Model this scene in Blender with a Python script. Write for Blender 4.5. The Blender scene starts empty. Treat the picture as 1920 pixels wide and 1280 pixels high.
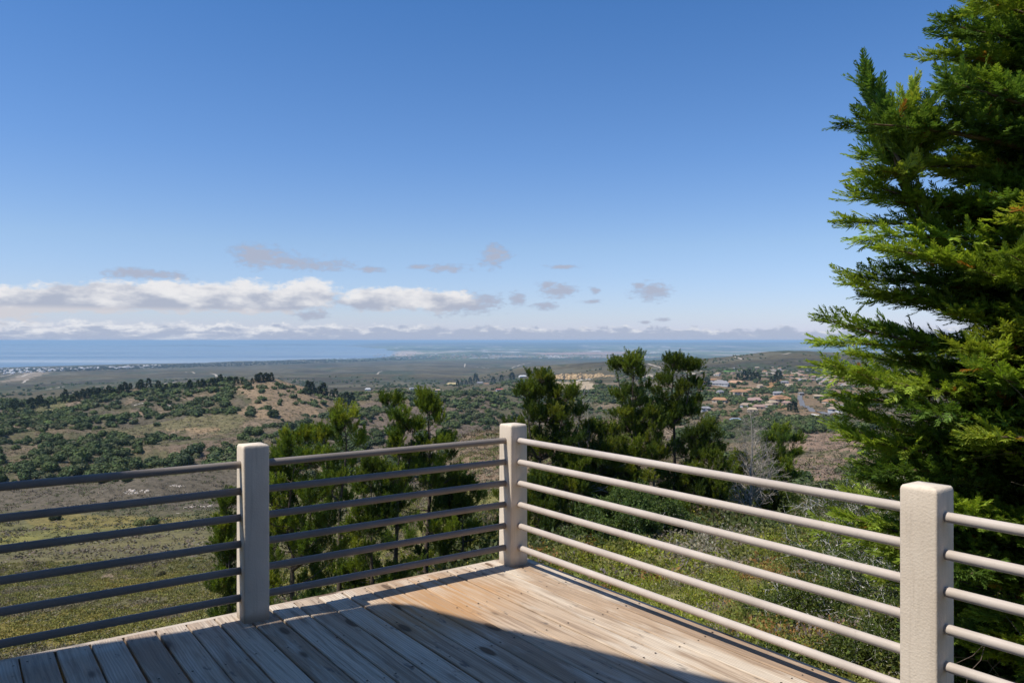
import bpy, math, random
import numpy as np
from mathutils import Vector, Matrix
C = bpy.context.scene.collection
S = bpy.context.scene
R = math.radians
FPX = 1450.0          # focal length in pixels of a 1920 wide frame
HY = 638.0            # eye level in that frame
CZ = 1.67             # eye height over the deck (deck top is z = 0)

# ------------------------------------------------------------ camera, sky, sun
cam = bpy.data.cameras.new('camera'); co = bpy.data.objects.new('camera', cam); C.objects.link(co)
co.location = (0, 0, CZ); co.rotation_euler = (R(90), 0, 0)
cam.sensor_width = 36; cam.lens = 36 * FPX / 1920; cam.shift_y = -2 / 1920
cam.clip_start = 0.05; cam.clip_end = 300000
S.camera = co
SUN_AZ, SUN_EL = -114.5, 59.0
sun = bpy.data.lights.new('sun', 'SUN'); sun.energy = 5.0; sun.angle = R(0.53); sun.color = (1, 0.945, 0.87)
so = bpy.data.objects.new('sun', sun); C.objects.link(so)
sd = Vector((math.sin(R(SUN_AZ)) * math.cos(R(SUN_EL)), math.cos(R(SUN_AZ)) * math.cos(R(SUN_EL)), math.sin(R(SUN_EL))))
so.rotation_euler = sd.to_track_quat('Z', 'Y').to_euler()
S.view_settings.view_transform = 'Standard'; S.view_settings.look = 'None'
S.view_settings.exposure = 0.0; S.view_settings.gamma = 1.0
S.render.engine = 'CYCLES'
cy = S.cycles
cy.use_denoising = True; cy.denoising_prefilter = 'ACCURATE'; cy.max_bounces = 6; cy.diffuse_bounces = 3; cy.glossy_bounces = 2
cy.transmission_bounces = 4; cy.volume_bounces = 0; cy.transparent_max_bounces = 8
cy.use_adaptive_sampling = True; cy.adaptive_threshold = 0.01


class NT:
    """tiny node-tree helper"""
    def __init__(s, tree):
        s.t = tree; s.n = tree.nodes; s.l = tree.links
    def node(s, typ, **kw):
        n = s.n.new(typ)
        for k, v in kw.items(): setattr(n, k, v)
        return n
    def put(s, sock, v):
        if v is None: return
        if isinstance(v, bpy.types.NodeSocket): s.l.new(v, sock)
        else:
            if isinstance(v, (tuple, list)) and len(v) == 3 and sock.type == 'RGBA': v = (*v, 1)
            sock.default_value = v
    def math(s, op, a, b=None, c=None, clamp=False):
        n = s.node('ShaderNodeMath', operation=op, use_clamp=clamp)
        for i, v in enumerate((a, b, c)): s.put(n.inputs[i], v)
        return n.outputs[0]
    def vmath(s, op, a, b=None, scale=None):
        n = s.node('ShaderNodeVectorMath', operation=op)
        s.put(n.inputs[0], a); s.put(n.inputs[1], b)
        if scale is not None: s.put(n.inputs['Scale'], scale)
        return n.outputs['Value'] if op in ('LENGTH', 'DOT_PRODUCT', 'DISTANCE') else n.outputs[0]
    def xyz(s, x, y, z=0.0):
        n = s.node('ShaderNodeCombineXYZ')
        for i, v in enumerate((x, y, z)): s.put(n.inputs[i], v)
        return n.outputs[0]
    def sep(s, v):
        n = s.node('ShaderNodeSeparateXYZ'); s.put(n.inputs[0], v); return n.outputs
    def noise(s, vec, scale, detail=4, rough=0.5, dist=0.0):
        n = s.node('ShaderNodeTexNoise')
        s.put(n.inputs['Vector'], vec); s.put(n.inputs['Scale'], scale); n.inputs['Detail'].default_value = detail
        n.inputs['Roughness'].default_value = rough; n.inputs['Distortion'].default_value = dist
        return n.outputs['Fac']
    def voro(s, vec, scale, feature='F1', out='Distance', rand=1.0):
        n = s.node('ShaderNodeTexVoronoi', feature=feature)
        s.put(n.inputs['Vector'], vec); s.put(n.inputs['Scale'], scale); n.inputs['Randomness'].default_value = rand
        return n.outputs[out]
    def ramp(s, fac, stops):
        n = s.node('ShaderNodeValToRGB'); s.put(n.inputs[0], fac)
        e = n.color_ramp.elements
        while len(e) < len(stops): e.new(0.5)
        for i, (p, c) in enumerate(stops):
            e[i].position = p; e[i].color = (*c, 1) if len(c) == 3 else c
        return n.outputs[0]
    def maprange(s, v, a, b, c=0.0, d=1.0, smooth=False):
        n = s.node('ShaderNodeMapRange'); n.interpolation_type = 'SMOOTHSTEP' if smooth else 'LINEAR'
        for i, x in enumerate((v, a, b, c, d)): s.put(n.inputs[i], x)
        return n.outputs[0]
    def mix(s, f, a, b, blend='MIX'):
        n = s.node('ShaderNodeMix', data_type='RGBA', blend_type=blend)
        s.put(n.inputs[0], f); s.put(n.inputs[6], a); s.put(n.inputs[7], b)
        return n.outputs[2]
    def bump(s, h, strength, dist):
        n = s.node('ShaderNodeBump'); s.put(n.inputs['Height'], h)
        n.inputs['Strength'].default_value = strength; n.inputs['Distance'].default_value = dist
        return n.outputs[0]


def px_dir(x, y):
    az = math.atan((x - 960) / FPX); el = math.atan((HY - y) / math.hypot(FPX, x - 960)); return az, el


# world: Nishita sky, clouds laid out by compass direction and elevation
W = bpy.data.worlds.new('World'); S.world = W; W.use_nodes = True
t = NT(W.node_tree); t.n.clear()
sky = t.node('ShaderNodeTexSky', sky_type='NISHITA', sun_disc=False)
sky.sun_elevation = R(SUN_EL); sky.sun_rotation = R(SUN_AZ % 360); sky.altitude = 260
sky.air_density = 1.0; sky.dust_density = 0.35; sky.ozone_density = 2.2
geo = t.node('ShaderNodeTexCoord')
dx, dy, dz = t.sep(geo.outputs['Generated'])
az = t.math('ARCTAN2', dx, dy); el = t.math('ARCSINE', dz)
dirv = t.xyz(az, el)
nv = t.xyz(az, t.math('MULTIPLY', el, 2.2))
warp = t.math('SUBTRACT', t.noise(nv, 26, 6, 0.6), 0.5)
warp2 = t.math('SUBTRACT', t.noise(nv, 90, 5, 0.6), 0.5)
def clouds(lst):
    acc = None
    for (x, y, w, h) in lst:
        a, e = px_dir(x, y)
        v = t.vmath('SUBTRACT', dirv, (a, e, 0)); v = t.vmath('MULTIPLY', v, (FPX / w, FPX / h, 0))
        d = t.math('SUBTRACT', 1.0, t.vmath('LENGTH', v))
        acc = d if acc is None else t.math('SMOOTH_MAX', acc, d, 0.25)
    return acc
white = clouds([(20, 562, 190, 26), (150, 560, 170, 30), (230, 552, 90, 27), (300, 553, 90, 33), (330, 565, 200, 22), (440, 556, 110, 34),
                (500, 565, 150, 26), (570, 552, 80, 34), (690, 562, 70, 27), (760, 560, 100, 27), (830, 565, 80, 24), (-300, 575, 300, 35)])
grey = clouds([(490, 480, 60, 24), (540, 492, 95, 17), (605, 497, 70, 12), (285, 515, 80, 12), (250, 510, 40, 9), (875, 570, 85, 23), (915, 562, 40, 14),
               (928, 482, 32, 26), (840, 503, 50, 10), (790, 500, 30, 6), (1050, 545, 50, 15), (1025, 535, 22, 10), (970, 560, 22, 16), (1020, 573, 34, 9),
               (1225, 546, 50, 20), (1200, 535, 20, 8), (1115, 544, 18, 9), (1055, 500, 36, 5), (1238, 599, 22, 5), (1210, 604, 14, 4), (585, 590, 36, 11), (1110, 565, 25, 6), (690, 505, 40, 7)])
sh = t.noise(t.vmath('ADD', nv, (0.012, -0.02, 0)), 22, 5, 0.55)
def dens(base, k, lo, hi):
    v = t.math('ADD', base, t.math('MULTIPLY', warp, k)); v = t.math('ADD', v, t.math('MULTIPLY', warp2, k * 0.75))
    return v, t.maprange(v, lo, hi, 0, 1, True)
wv, wm = dens(white, 0.95, 0.06, 0.42)
gvv = t.math('ADD', grey, t.math('ADD', t.math('MULTIPLY', warp, 1.7), t.math('MULTIPLY', warp2, 1.9)))
gv = gvv; gm = t.maprange(gvv, -0.05, 0.85, 0, 1, True)
WHITE, LAV, GREY = (0.85, 0.84, 0.85), (0.43, 0.47, 0.58), (0.30, 0.36, 0.51)
up_ = t.math('ADD', el, t.math('MULTIPLY', t.math('SUBTRACT', sh, 0.5), 0.085))
wc = t.mix(t.maprange(up_, px_dir(400, 580)[1], px_dir(400, 534)[1], 0, 1, True), LAV, WHITE)
wc = t.mix(t.maprange(el, px_dir(400, 574)[1], px_dir(400, 586)[1], 0, 0.6, True), wc, (0.78, 0.74, 0.74))
gc = t.mix(t.maprange(t.math('ADD', gv, t.math('MULTIPLY', sh, 0.8)), 0.35, 1.1, 0, 1, True), GREY, (0.42, 0.46, 0.58))
# low bank over the bay
bn = t.noise(t.xyz(az, t.math('MULTIPLY', el, 1.2)), 36, 6, 0.62)
top_e = t.maprange(az, px_dir(0, 600)[0], px_dir(1500, 600)[0], px_dir(0, 602)[1], px_dir(1500, 616)[1])
topn = t.math('ADD', top_e, t.math('MULTIPLY', t.math('SUBTRACT', bn, 0.46), 0.034))
bm = t.maprange(t.math('ADD', t.math('SUBTRACT', topn, el), t.math('MULTIPLY', warp2, 0.012)), -0.0010, 0.0052, 0, 1, True)
relh = t.maprange(t.math('SUBTRACT', topn, el), 0.0, 0.012, 0, 1)
band_n = t.noise(t.xyz(az, t.math('MULTIPLY', el, 4.0)), 30, 5, 0.6)
right_ = t.maprange(az, px_dir(400, 600)[0], px_dir(900, 600)[0], -0.1, 0.5)
bc = t.mix(t.maprange(t.math('ADD', t.math('ADD', relh, right_), t.math('MULTIPLY', t.math('SUBTRACT', band_n, 0.5), 3.6)), 0.05, 1.1, 0, 1, True), (0.80, 0.81, 0.85), (0.42, 0.48, 0.62))
fade = t.maprange(el, px_dir(960, 641)[1], px_dir(960, 630)[1], 0.75, 0.95, True)
bm = t.math('MULTIPLY', bm, fade)
skyc = t.vmath('SCALE', sky.outputs[0], scale=0.098)
tint = t.ramp(t.maprange(el, 0.0, 0.5), [(0.0, (0.93, 1.00, 1.66)), (0.06, (0.99, 1.05, 1.46)), (0.24, (1.02, 1.12, 1.36)), (0.46, (0.80, 1.06, 1.42)), (0.84, (0.56, 0.98, 1.42))])
skyc = t.mix(1.0, skyc, tint, 'MULTIPLY')
col = t.mix(bm, skyc, bc)
col = t.mix(t.math('MULTIPLY', gm, 0.9), col, gc)
col = t.mix(t.math('MULTIPLY', wm, 0.95), col, wc)
bg = t.node('ShaderNodeBackground'); t.put(bg.inputs[0], col); bg.inputs[1].default_value = 1.0
out = t.node('ShaderNodeOutputWorld'); t.l.new(bg.outputs[0], out.inputs[0])
W.cycles.sampling_method = 'MANUAL'; W.cycles.sample_map_resolution = 512


# ------------------------------------------------------------ object helpers
def link(o, parent=None):
    C.objects.link(o)
    if parent is not None: o.parent = parent
    return o
def tag(o, label=None, cat=None, group=None, kind=None):
    if label: o['label'] = label
    if cat: o['category'] = cat
    if group: o['group'] = group
    if kind: o['kind'] = kind
    return o
def empty(name, loc=(0, 0, 0), rz=0.0):
    o = bpy.data.objects.new(name, None); o.location = loc; o.rotation_euler = (0, 0, rz); o.empty_display_size = 0.2
    return link(o)
def np_mesh(name, V, F, mats, cols=None, midx=None, smooth=False, attrs=None):
    """V (n,3); F list of arrays (m,k)"""
    me = bpy.data.meshes.new(name)
    V = np.asarray(V, np.float32).reshape(-1, 3)
    if not isinstance(F, list): F = [F]
    F = [np.asarray(f, np.int32) for f in F if len(f)]
    me.vertices.add(len(V)); me.vertices.foreach_set('co', V.ravel())
    li = np.concatenate([f.ravel() for f in F]); tot = np.concatenate([np.full(len(f), f.shape[1], np.int32) for f in F])
    me.loops.add(len(li)); me.loops.foreach_set('vertex_index', li)
    me.polygons.add(len(tot)); st = np.concatenate([[0], np.cumsum(tot)[:-1]]).astype(np.int32)
    me.polygons.foreach_set('loop_start', st)
    if midx is not None: me.polygons.foreach_set('material_index', np.asarray(midx, np.int32))
    me.polygons.foreach_set('use_smooth', np.full(len(tot), bool(smooth)))
    for m in (mats if isinstance(mats, (list, tuple)) else [mats]): me.materials.append(m)
    if cols is not None:
        a = me.color_attributes.new('col', 'FLOAT_COLOR', 'POINT')
        cc = np.ones((len(V), 4), np.float32); cc[:, :3] = cols
        a.data.foreach_set('color', cc.ravel())
    for k, v in (attrs or {}).items():
        v = np.asarray(v, np.float32)
        if v.ndim == 1: me.attributes.new(k, 'FLOAT', 'POINT').data.foreach_set('value', v)
        else: me.attributes.new(k, 'FLOAT_VECTOR', 'POINT').data.foreach_set('vector', v.ravel())
    me.update(calc_edges=True)
    return me
def obj(name, me, parent=None, loc=None):
    o = bpy.data.objects.new(name, me)
    if loc is not None: o.location = loc
    return link(o, parent)

class MB:
    """collects boxes, tubes and facets into one mesh"""
    def __init__(s): s.v = []; s.f = {3: [], 4: []}; s.m = {3: [], 4: []}; s.c = []; s.n = 0
    def add(s, V, F, col=(0.5, 0.5, 0.5), mi=0):
        V = np.asarray(V, float).reshape(-1, 3); F = np.asarray(F, int)
        s.v.append(V); k = F.shape[1]; s.f[k].append(F + s.n); s.m[k].append(np.full(len(F), mi))
        c = np.asarray(col, float); s.c.append(np.broadcast_to(c, (len(V), 3)) if c.ndim == 1 else c); s.n += len(V)
        return s
    def box(s, c, h, rz=0.0, col=(0.5, 0.5, 0.5), mi=0):
        P = np.array([[x, y, z] for z in (-1, 1) for y in (-1, 1) for x in (-1, 1)], float) * np.array(h)
        a, b = math.cos(rz), math.sin(rz)
        P = np.stack([P[:, 0] * a - P[:, 1] * b, P[:, 0] * b + P[:, 1] * a, P[:, 2]], 1) + np.array(c)
        return s.add(P, [[0, 2, 3, 1], [4, 5, 7, 6], [0, 1, 5, 4], [2, 6, 7, 3], [0, 4, 6, 2], [1, 3, 7, 5]], col, mi)
    def tube(s, pts, rad, k=6, col=(0.5, 0.5, 0.5), mi=0, cap=False):
        pts = np.asarray(pts, float); n = len(pts); rad = np.broadcast_to(rad, (n,))
        T = np.gradient(pts, axis=0); T /= np.linalg.norm(T, axis=1)[:, None] + 1e-9
        up = np.array([0, 0, 1.0]) if abs(T[0][2]) < 0.9 else np.array([1.0, 0, 0])
        U = np.cross(T, up); U /= np.linalg.norm(U, axis=1)[:, None] + 1e-9; B = np.cross(T, U)
        a = np.arange(k) * 2 * math.pi / k
        V = pts[:, None, :] + rad[:, None, None] * (U[:, None, :] * np.cos(a)[None, :, None] + B[:, None, :] * np.sin(a)[None, :, None])
        i = np.arange(n - 1)[:, None] * k; j = np.arange(k)[None, :]; j2 = (j + 1) % k
        F = np.stack([i + j, i + j2, i + k + j2, i + k + j], -1).reshape(-1, 4)
        s.add(V.reshape(-1, 3), F, col, mi)
        if cap:
            for r_ in (0, n - 1):
                Vc = np.vstack([V[r_], pts[r_][None]]); s.add(Vc, [[q, (q + 1) % k, k] for q in range(k)], col, mi)
        return s
    def mesh(s, name, mats, smooth=False):
        F = []; M = []
        for k in (3, 4):
            if s.f[k]: F.append(np.concatenate(s.f[k])); M.append(np.concatenate(s.m[k]))
        return np_mesh(name, np.concatenate(s.v), F, mats, np.concatenate(s.c), np.concatenate(M), smooth)

# ------------------------------------------------------------ materials
def new_mat(name):
    m = bpy.data.materials.new(name); m.use_nodes = True; k = NT(m.node_tree); k.n.clear()
    o = k.node('ShaderNodeOutputMaterial'); return m, k, o
def principled(k, o, color, rough=0.8, normal=None, spec=0.3, metal=0.0):
    p = k.node('ShaderNodeBsdfPrincipled'); k.put(p.inputs['Base Color'], color); k.put(p.inputs['Roughness'], rough)
    k.put(p.inputs['Specular IOR Level'], spec); k.put(p.inputs['Metallic'], metal)
    if normal is not None: k.l.new(normal, p.inputs['Normal'])
    k.l.new(p.outputs[0], o.inputs[0]); return p
def attr(k, name): return k.node('ShaderNodeAttribute', attribute_name=name)
def position(k): return k.node('ShaderNodeNewGeometry').outputs['Position']

def leaf_mat(name, trans=0.3, rough=0.55):
    m, k, o = new_mat(name); c = attr(k, 'col').outputs['Color']
    p = k.node('ShaderNodeBsdfPrincipled'); k.put(p.inputs['Base Color'], c); p.inputs['Roughness'].default_value = rough
    p.inputs['Specular IOR Level'].default_value = 0.25
    tr = k.node('ShaderNodeBsdfTranslucent'); k.put(tr.inputs[0], k.mix(1.0, c, (1.25, 1.25, 0.6), 'MULTIPLY'))
    mx = k.node('ShaderNodeMixShader'); mx.inputs[0].default_value = trans
    k.l.new(p.outputs[0], mx.inputs[1]); k.l.new(tr.outputs[0], mx.inputs[2]); k.l.new(mx.outputs[0], o.inputs[0]); return m
M_leaf = leaf_mat('leaves', 0.38); M_far = leaf_mat('distant leaves', 0.12, 0.8)
def col_mat(name, rough=0.85, nscale=None, amt=0.3, bumpd=0.0, spec=0.2):
    m, k, o = new_mat(name); c = attr(k, 'col').outputs['Color']; nrm = None
    if nscale:
        n = k.noise(position(k), nscale, 5, 0.6)
        c = k.mix(1.0, c, k.ramp(n, [(0.25, (1 - amt,) * 3), (0.75, (1 + amt,) * 3)]), 'MULTIPLY')
        if bumpd: nrm = k.bump(n, 0.8, bumpd)
    principled(k, o, c, rough, nrm, spec); return m
M_bark = col_mat('bark', 0.95, 14.0, 0.4, 0.02)
M_paint = col_mat('house surfaces', 0.8, 0.6, 0.12)
M_rock = col_mat('pale rock', 0.95, 0.5, 0.35, 0.4)

def stucco():
    m, k, o = new_mat('stucco'); P = position(k)
    n1 = k.noise(P, 130, 3, 0.6); n2 = k.noise(P, 3.5, 5, 0.6); v = k.voro(P, 95)
    c = k.ramp(n2, [(0.3, (0.66, 0.555, 0.435)), (0.7, (0.76, 0.655, 0.525))])
    c = k.mix(k.maprange(n1, 0.62, 0.75, 0, 0.25), c, (0.36, 0.31, 0.26))
    x, y, z = k.sep(P)
    base = k.maprange(k.math('ADD', z, k.math('MULTIPLY', n2, 0.14)), 0.06, 0.16, 1, 0, True)
    c = k.mix(k.math('MULTIPLY', base, 0.75), c, (0.27, 0.21, 0.15))
    drip = k.maprange(k.noise(k.xyz(k.math('MULTIPLY', x, 42), k.math('MULTIPLY', y, 42), k.math('MULTIPLY', z, 2.6)), 1.0, 4, 0.6), 0.52, 0.72, 0, 0.28)
    c = k.mix(drip, c, (0.35, 0.28, 0.21))
    h = k.math('ADD', k.math('MULTIPLY', n1, 1.0), k.math('MULTIPLY', v, 0.7))
    principled(k, o, c, 0.95, k.bump(h, 0.6, 0.0016), 0.15); return m
M_stucco = stucco()
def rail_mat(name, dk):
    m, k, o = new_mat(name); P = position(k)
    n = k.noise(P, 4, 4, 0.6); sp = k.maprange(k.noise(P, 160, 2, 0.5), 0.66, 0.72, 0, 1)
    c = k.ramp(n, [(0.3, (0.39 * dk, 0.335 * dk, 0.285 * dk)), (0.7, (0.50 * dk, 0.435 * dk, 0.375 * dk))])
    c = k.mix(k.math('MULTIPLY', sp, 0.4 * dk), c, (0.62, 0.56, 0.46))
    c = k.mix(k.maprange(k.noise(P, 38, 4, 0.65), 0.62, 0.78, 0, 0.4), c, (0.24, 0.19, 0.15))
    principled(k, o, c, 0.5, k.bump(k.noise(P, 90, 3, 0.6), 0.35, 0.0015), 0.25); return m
M_rail = rail_mat('lit taupe rail', 1.15); M_rail_shade = rail_mat('shaded taupe rail', 0.52)  # one rail paint in lit and shaded copies, the shade put into the colour
def wood(name='weathered deck wood', edge=False):
    m, k, o = new_mat(name); uv = attr(k, 'uvw').outputs['Vector']; bid = attr(k, 'board').outputs['Fac']
    u, v, w = k.sep(uv)           # u metres along the board, v metres across
    off = k.math('MULTIPLY', bid, 37.0)
    wn = k.math('MULTIPLY', k.math('SUBTRACT', k.noise(k.xyz(k.math('MULTIPLY', u, 1.1), k.math('MULTIPLY', v, 5.0), off), 1.0, 3, 0.5), 0.5), 0.06)
    vv = k.math('ADD', v, wn)
    fine = k.noise(k.xyz(k.math('MULTIPLY', u, 3.0), k.math('MULTIPLY', vv, 220.0), off), 1.0, 4, 0.6)
    wav = k.math('ADD', k.math('MULTIPLY', k.math('SINE', k.math('MULTIPLY', vv, 420.0)), 0.5), 0.5)
    mid = k.noise(k.xyz(k.math('MULTIPLY', u, 1.4), k.math('MULTIPLY', vv, 38.0), off), 1.0, 4, 0.6)
    big = k.noise(k.xyz(k.math('MULTIPLY', u, 0.9), k.math('MULTIPLY', v, 5.0), off), 1.0, 4, 0.65)
    P = position(k); world_n = k.noise(P, 0.9, 4, 0.6)
    base = k.ramp(bid, [(0.0, (0.55, 0.415, 0.285)), (0.25, (0.39, 0.27, 0.175)), (0.5, (0.68, 0.55, 0.405)), (0.75, (0.44, 0.305, 0.195)), (1.0, (0.72, 0.60, 0.455))])
    c = k.mix(k.maprange(mid, 0.46, 0.62, 0, 0.75), base, (0.28, 0.195, 0.13))
    c = k.mix(k.maprange(big, 0.48, 0.62, 0, 0.8), c, (0.78, 0.69, 0.555))
    c = k.mix(k.math('MULTIPLY', wav, k.maprange(big, 0.35, 0.62, 0.05, 0.5)), c, (0.33, 0.235, 0.15))
    c = k.mix(k.maprange(fine, 0.5, 0.68, 0, 0.4), c, (0.16, 0.12, 0.09))
    # bare orange wood worn patch
    d = k.vmath('LENGTH', k.vmath('MULTIPLY', k.vmath('SUBTRACT', P, (-0.45, 4.95, 0)), (1.5, 1.3, 0)))
    orr = k.maprange(k.math('ADD', d, k.math('MULTIPLY', world_n, -0.9)), -0.15, 0.55, 1, 0, True)
    c = k.mix(k.math('MULTIPLY', orr, k.maprange(mid, 0.35, 0.6, 0.15, 0.75)), c, (0.52, 0.28, 0.11))
    # knots and dark wet marks
    kv = k.xyz(k.math('MULTIPLY', u, 1.5), k.math('MULTIPLY', v, 4.4), off)
    kd = k.voro(kv, 1.0); c = k.mix(k.maprange(kd, 0.09, 0.14, 0.95, 0, True), c, (0.075, 0.045, 0.028))
    c = k.mix(k.maprange(kd, 0.09, 0.24, 0.35, 0, True), c, (0.25, 0.16, 0.09))
    st = k.noise(k.xyz(k.math('MULTIPLY', u, 5.5), k.math('MULTIPLY', v, 15), off), 1.0, 3, 0.6)
    c = k.mix(k.maprange(st, 0.64, 0.72, 0, 0.75), c, (0.12, 0.10, 0.09))
    grey_x = k.maprange(k.sep(P)[0], -2.6, -0.6, 0.55, 0.0, True)
    c = k.mix(grey_x, c, k.mix(0.5, c, (0.30, 0.29, 0.29)))
    h = k.math('SUBTRACT', k.math('MULTIPLY', wav, 0.35), k.math('MULTIPLY', fine, 1.0)); h = k.math('SUBTRACT', h, k.maprange(kd, 0.05, 0.10, 0.6, 0))
    principled(k, o, c, 0.85, k.bump(h, 0.8, 0.004), 0.25); return m
M_wood = wood()
def flat(name, c, rough=0.8, spec=0.2):
    m, k, o = new_mat(name); n = k.noise(position(k), 6, 4, 0.6)
    principled(k, o, k.mix(k.maprange(n, 0.3, 0.7, 0, 0.3), c, tuple(x * 0.7 for x in c)), rough, None, spec); return m
M_dark = flat('rusty screw heads', (0.03, 0.02, 0.015)); M_asphalt = flat('asphalt', (0.16, 0.16, 0.165), 0.9)

# ------------------------------------------------------------ numpy noise
def _hash(i, j, seed):
    h = (i * 374761393 + j * 668265263 + seed * 2147483647 + 1013904223) & 0xFFFFFFFF
    h = ((h ^ (h >> 13)) * 1274126177) & 0xFFFFFFFF
    return ((h ^ (h >> 16)) & 0xFFFFFF) / float(0xFFFFFF)
def vnoise(x, y, seed=0):
    x = np.asarray(x, float); y = np.asarray(y, float)
    i = np.floor(x).astype(np.int64); j = np.floor(y).astype(np.int64); fx = x - i; fy = y - j
    fx = fx * fx * (3 - 2 * fx); fy = fy * fy * (3 - 2 * fy)
    a = _hash(i, j, seed); b = _hash(i + 1, j, seed); c = _hash(i, j + 1, seed); d = _hash(i + 1, j + 1, seed)
    return (a * (1 - fx) + b * fx) * (1 - fy) + (c * (1 - fx) + d * fx) * fy
def fbm(x, y, seed=0, oct=4):
    s = 0; a = 0.5; t_ = 0
    for o in range(oct): s = s + a * vnoise(x * 2 ** o + o * 17.3, y * 2 ** o - o * 9.1, seed + o); t_ += a; a *= 0.5
    return s / t_

# ------------------------------------------------------------ terrain: depth knots and drops below the eye along nine bearings
K = np.array([4, 8, 12, 20, 30, 45, 60, 100, 150, 200, 250, 350, 500, 700, 900, 1200, 1700, 2500, 3500, 5000, 7000, 9000, 12000, 16000, 25000, 40000, 80000], float)
COLS = [
 (-0.662, [4.2, 6.5, 9.0, 12.8, 17.2, 21.5, 25, 34, 43.5, 51.5, 58, 66, 71, 73, 75, 108, 130, 160, 190, 222, 257, 270, 270, 270, 270, 270, 270]),
 (-0.455, [4.1, 6.2, 8.6, 12.5, 16.5, 20, 23.5, 33, 43, 50.5, 57, 64, 68, 65, 57, 92, 125, 152, 178, 208, 240, 263, 270, 270, 270, 270, 270]),
 (-0.317, [4.0, 6.0, 8.2, 11.5, 14.5, 17.5, 21, 31, 42, 50, 56, 62, 62, 56, 46, 85, 120, 152, 175, 200, 230, 256, 270, 270, 270, 270, 270]),
 (-0.220, [3.9, 5.6, 7.4, 10, 12.5, 16, 20, 29, 39, 46, 53, 60, 65, 69, 68, 98, 116, 147, 170, 198, 228, 250, 268, 270, 270, 270, 270]),
 (-0.138, [3.8, 5.2, 6.8, 9, 11.5, 15, 18.5, 26, 33, 42, 50, 60, 66, 69, 64, 90, 112, 145, 170, 197, 226, 246, 256.5, 257.5, 257, 160, 160]),
 (-0.055, [3.8, 4.9, 6.0, 8, 10, 12.5, 14, 15.5, 18.5, 28, 42, 60, 68, 71, 66, 88, 108, 142, 165, 195, 225, 242, 256, 258, 258, 150, 160]),
 (0.028, [3.7, 4.6, 5.6, 7.4, 9.2, 11.2, 13, 15, 17, 27, 42, 60, 69, 73, 73, 82, 95, 125, 112, 190, 222, 240, 254, 257, 257, 140, 160]),
 (0.131, [3.7, 4.4, 5.2, 7.0, 8.8, 10.3, 12.3, 13.5, 15.2, 25, 40, 58, 68, 73, 74, 78, 84, 108, 95, 190, 225, 244, 256, 257, 257, 130, 160]),
 (0.234, [3.7, 4.2, 5.0, 6.6, 8.3, 10.4, 13.5, 17, 21, 29, 40, 56, 67, 74, 76, 77, 80, 100, 88, 185, 225, 244, 256, 257, 255, 120, 160]),
 (0.359, [3.7, 4.15, 4.8, 6.3, 8.0, 10.8, 16, 25, 32, 37, 42, 50.5, 60, 71, 77, 79, 86, 95, 54, 170, 225, 244, 256, 257, 252, 120, 160]),
 (0.51, [3.7, 4.1, 4.7, 6.3, 8.2, 11.5, 16, 25, 32, 37, 42, 50.5, 60, 71, 77, 79, 86, 95, 60, 170, 225, 244, 256, 257, 252, 120, 160]),
]
CU = np.array([c[0] for c in COLS]); CD = np.array([c[1] for c in COLS], float); LK = np.log(K)
SEA_Z = CZ - 260.0
def base_drop(D, u):
    D = np.clip(np.asarray(D, float), K[0], K[-1]); u = np.clip(np.asarray(u, float), CU[0], CU[-1])
    l = np.log(D); i = np.clip(np.searchsorted(LK, l, side='right') - 1, 0, len(K) - 2); f = (l - LK[i]) / (LK[i + 1] - LK[i]); f = f * 0.55 + 0.45 * f * f * (3 - 2 * f)
    j = np.clip(np.searchsorted(CU, u, side='right') - 1, 0, len(CU) - 2); g = (u - CU[j]) / (CU[j + 1] - CU[j]); g = g * g * (3 - 2 * g) * 0.6 + g * 0.4
    a = CD[j, i] * (1 - f) + CD[j, i + 1] * f; b = CD[j + 1, i] * (1 - f) + CD[j + 1, i + 1] * f
    return a * (1 - g) + b * g
NA = 900
azs = np.concatenate([np.linspace(-180, -42, 70)[:-1], np.linspace(-42, 42, NA), np.linspace(42, 180, 70)[1:]])
azs = np.radians(azs)
rr = np.concatenate([np.linspace(0.5, 4, 6), np.geomspace(4.2, 60, 120), np.geomspace(60.8, 1500, 330), np.geomspace(1515, 6000, 130), np.geomspace(6080, 16000, 90), np.geomspace(16400, 95000, 60)])
AZ, RR = np.meshgrid(azs, rr)
TX, TY = RR * np.sin(AZ), RR * np.cos(AZ)
azc = np.clip(AZ, -0.64, 0.5); TD = RR * np.cos(azc); TU = np.tan(azc)
drop = base_drop(TD, TU)
def sm(x, a, b): x = np.clip((x - a) / (b - a), 0, 1); return x * x * (3 - 2 * x)
rel = (1 - sm(TD, 9000, 15000))
nz = (fbm(TX / 3.0, TY / 3.0, 3, 3) - 0.5) * 0.5 * sm(TD, 5, 12) * (1 - sm(TD, 80, 140))
nz += (fbm(TX / 22, TY / 22, 5, 3) - 0.5) * 2.4 * sm(TD, 50, 120) * (1 - sm(TD, 2500, 3500))
gul = 1 - 2 * np.abs(fbm(TX / 95 + 3, TY / 95, 11, 4) - 0.5)
nz += (gul - 0.72) * 16 * sm(TD, 150, 330) * (1 - sm(TD, 1400, 2200))
nz += (fbm(TX / 600, TY / 600, 21, 4) - 0.5) * 34 * sm(TD, 1300, 2600) * (1 - sm(TD, 6000, 8500))
nz += (fbm(TX / 260, TY / 260, 23, 4) - 0.5) * 16 * sm(TD, 1300, 2200) * (1 - sm(TD, 6000, 8500))
nz += (fbm(TX / 1500, TY / 1500, 31, 4) - 0.5) * 9 * sm(TD, 6000, 9000)
nz += (fbm(TX / 2500, TY / 2500, 35, 4) - 0.5) * 110 * sm(TD, 27000, 40000)
TZ = CZ - drop + nz
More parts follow.
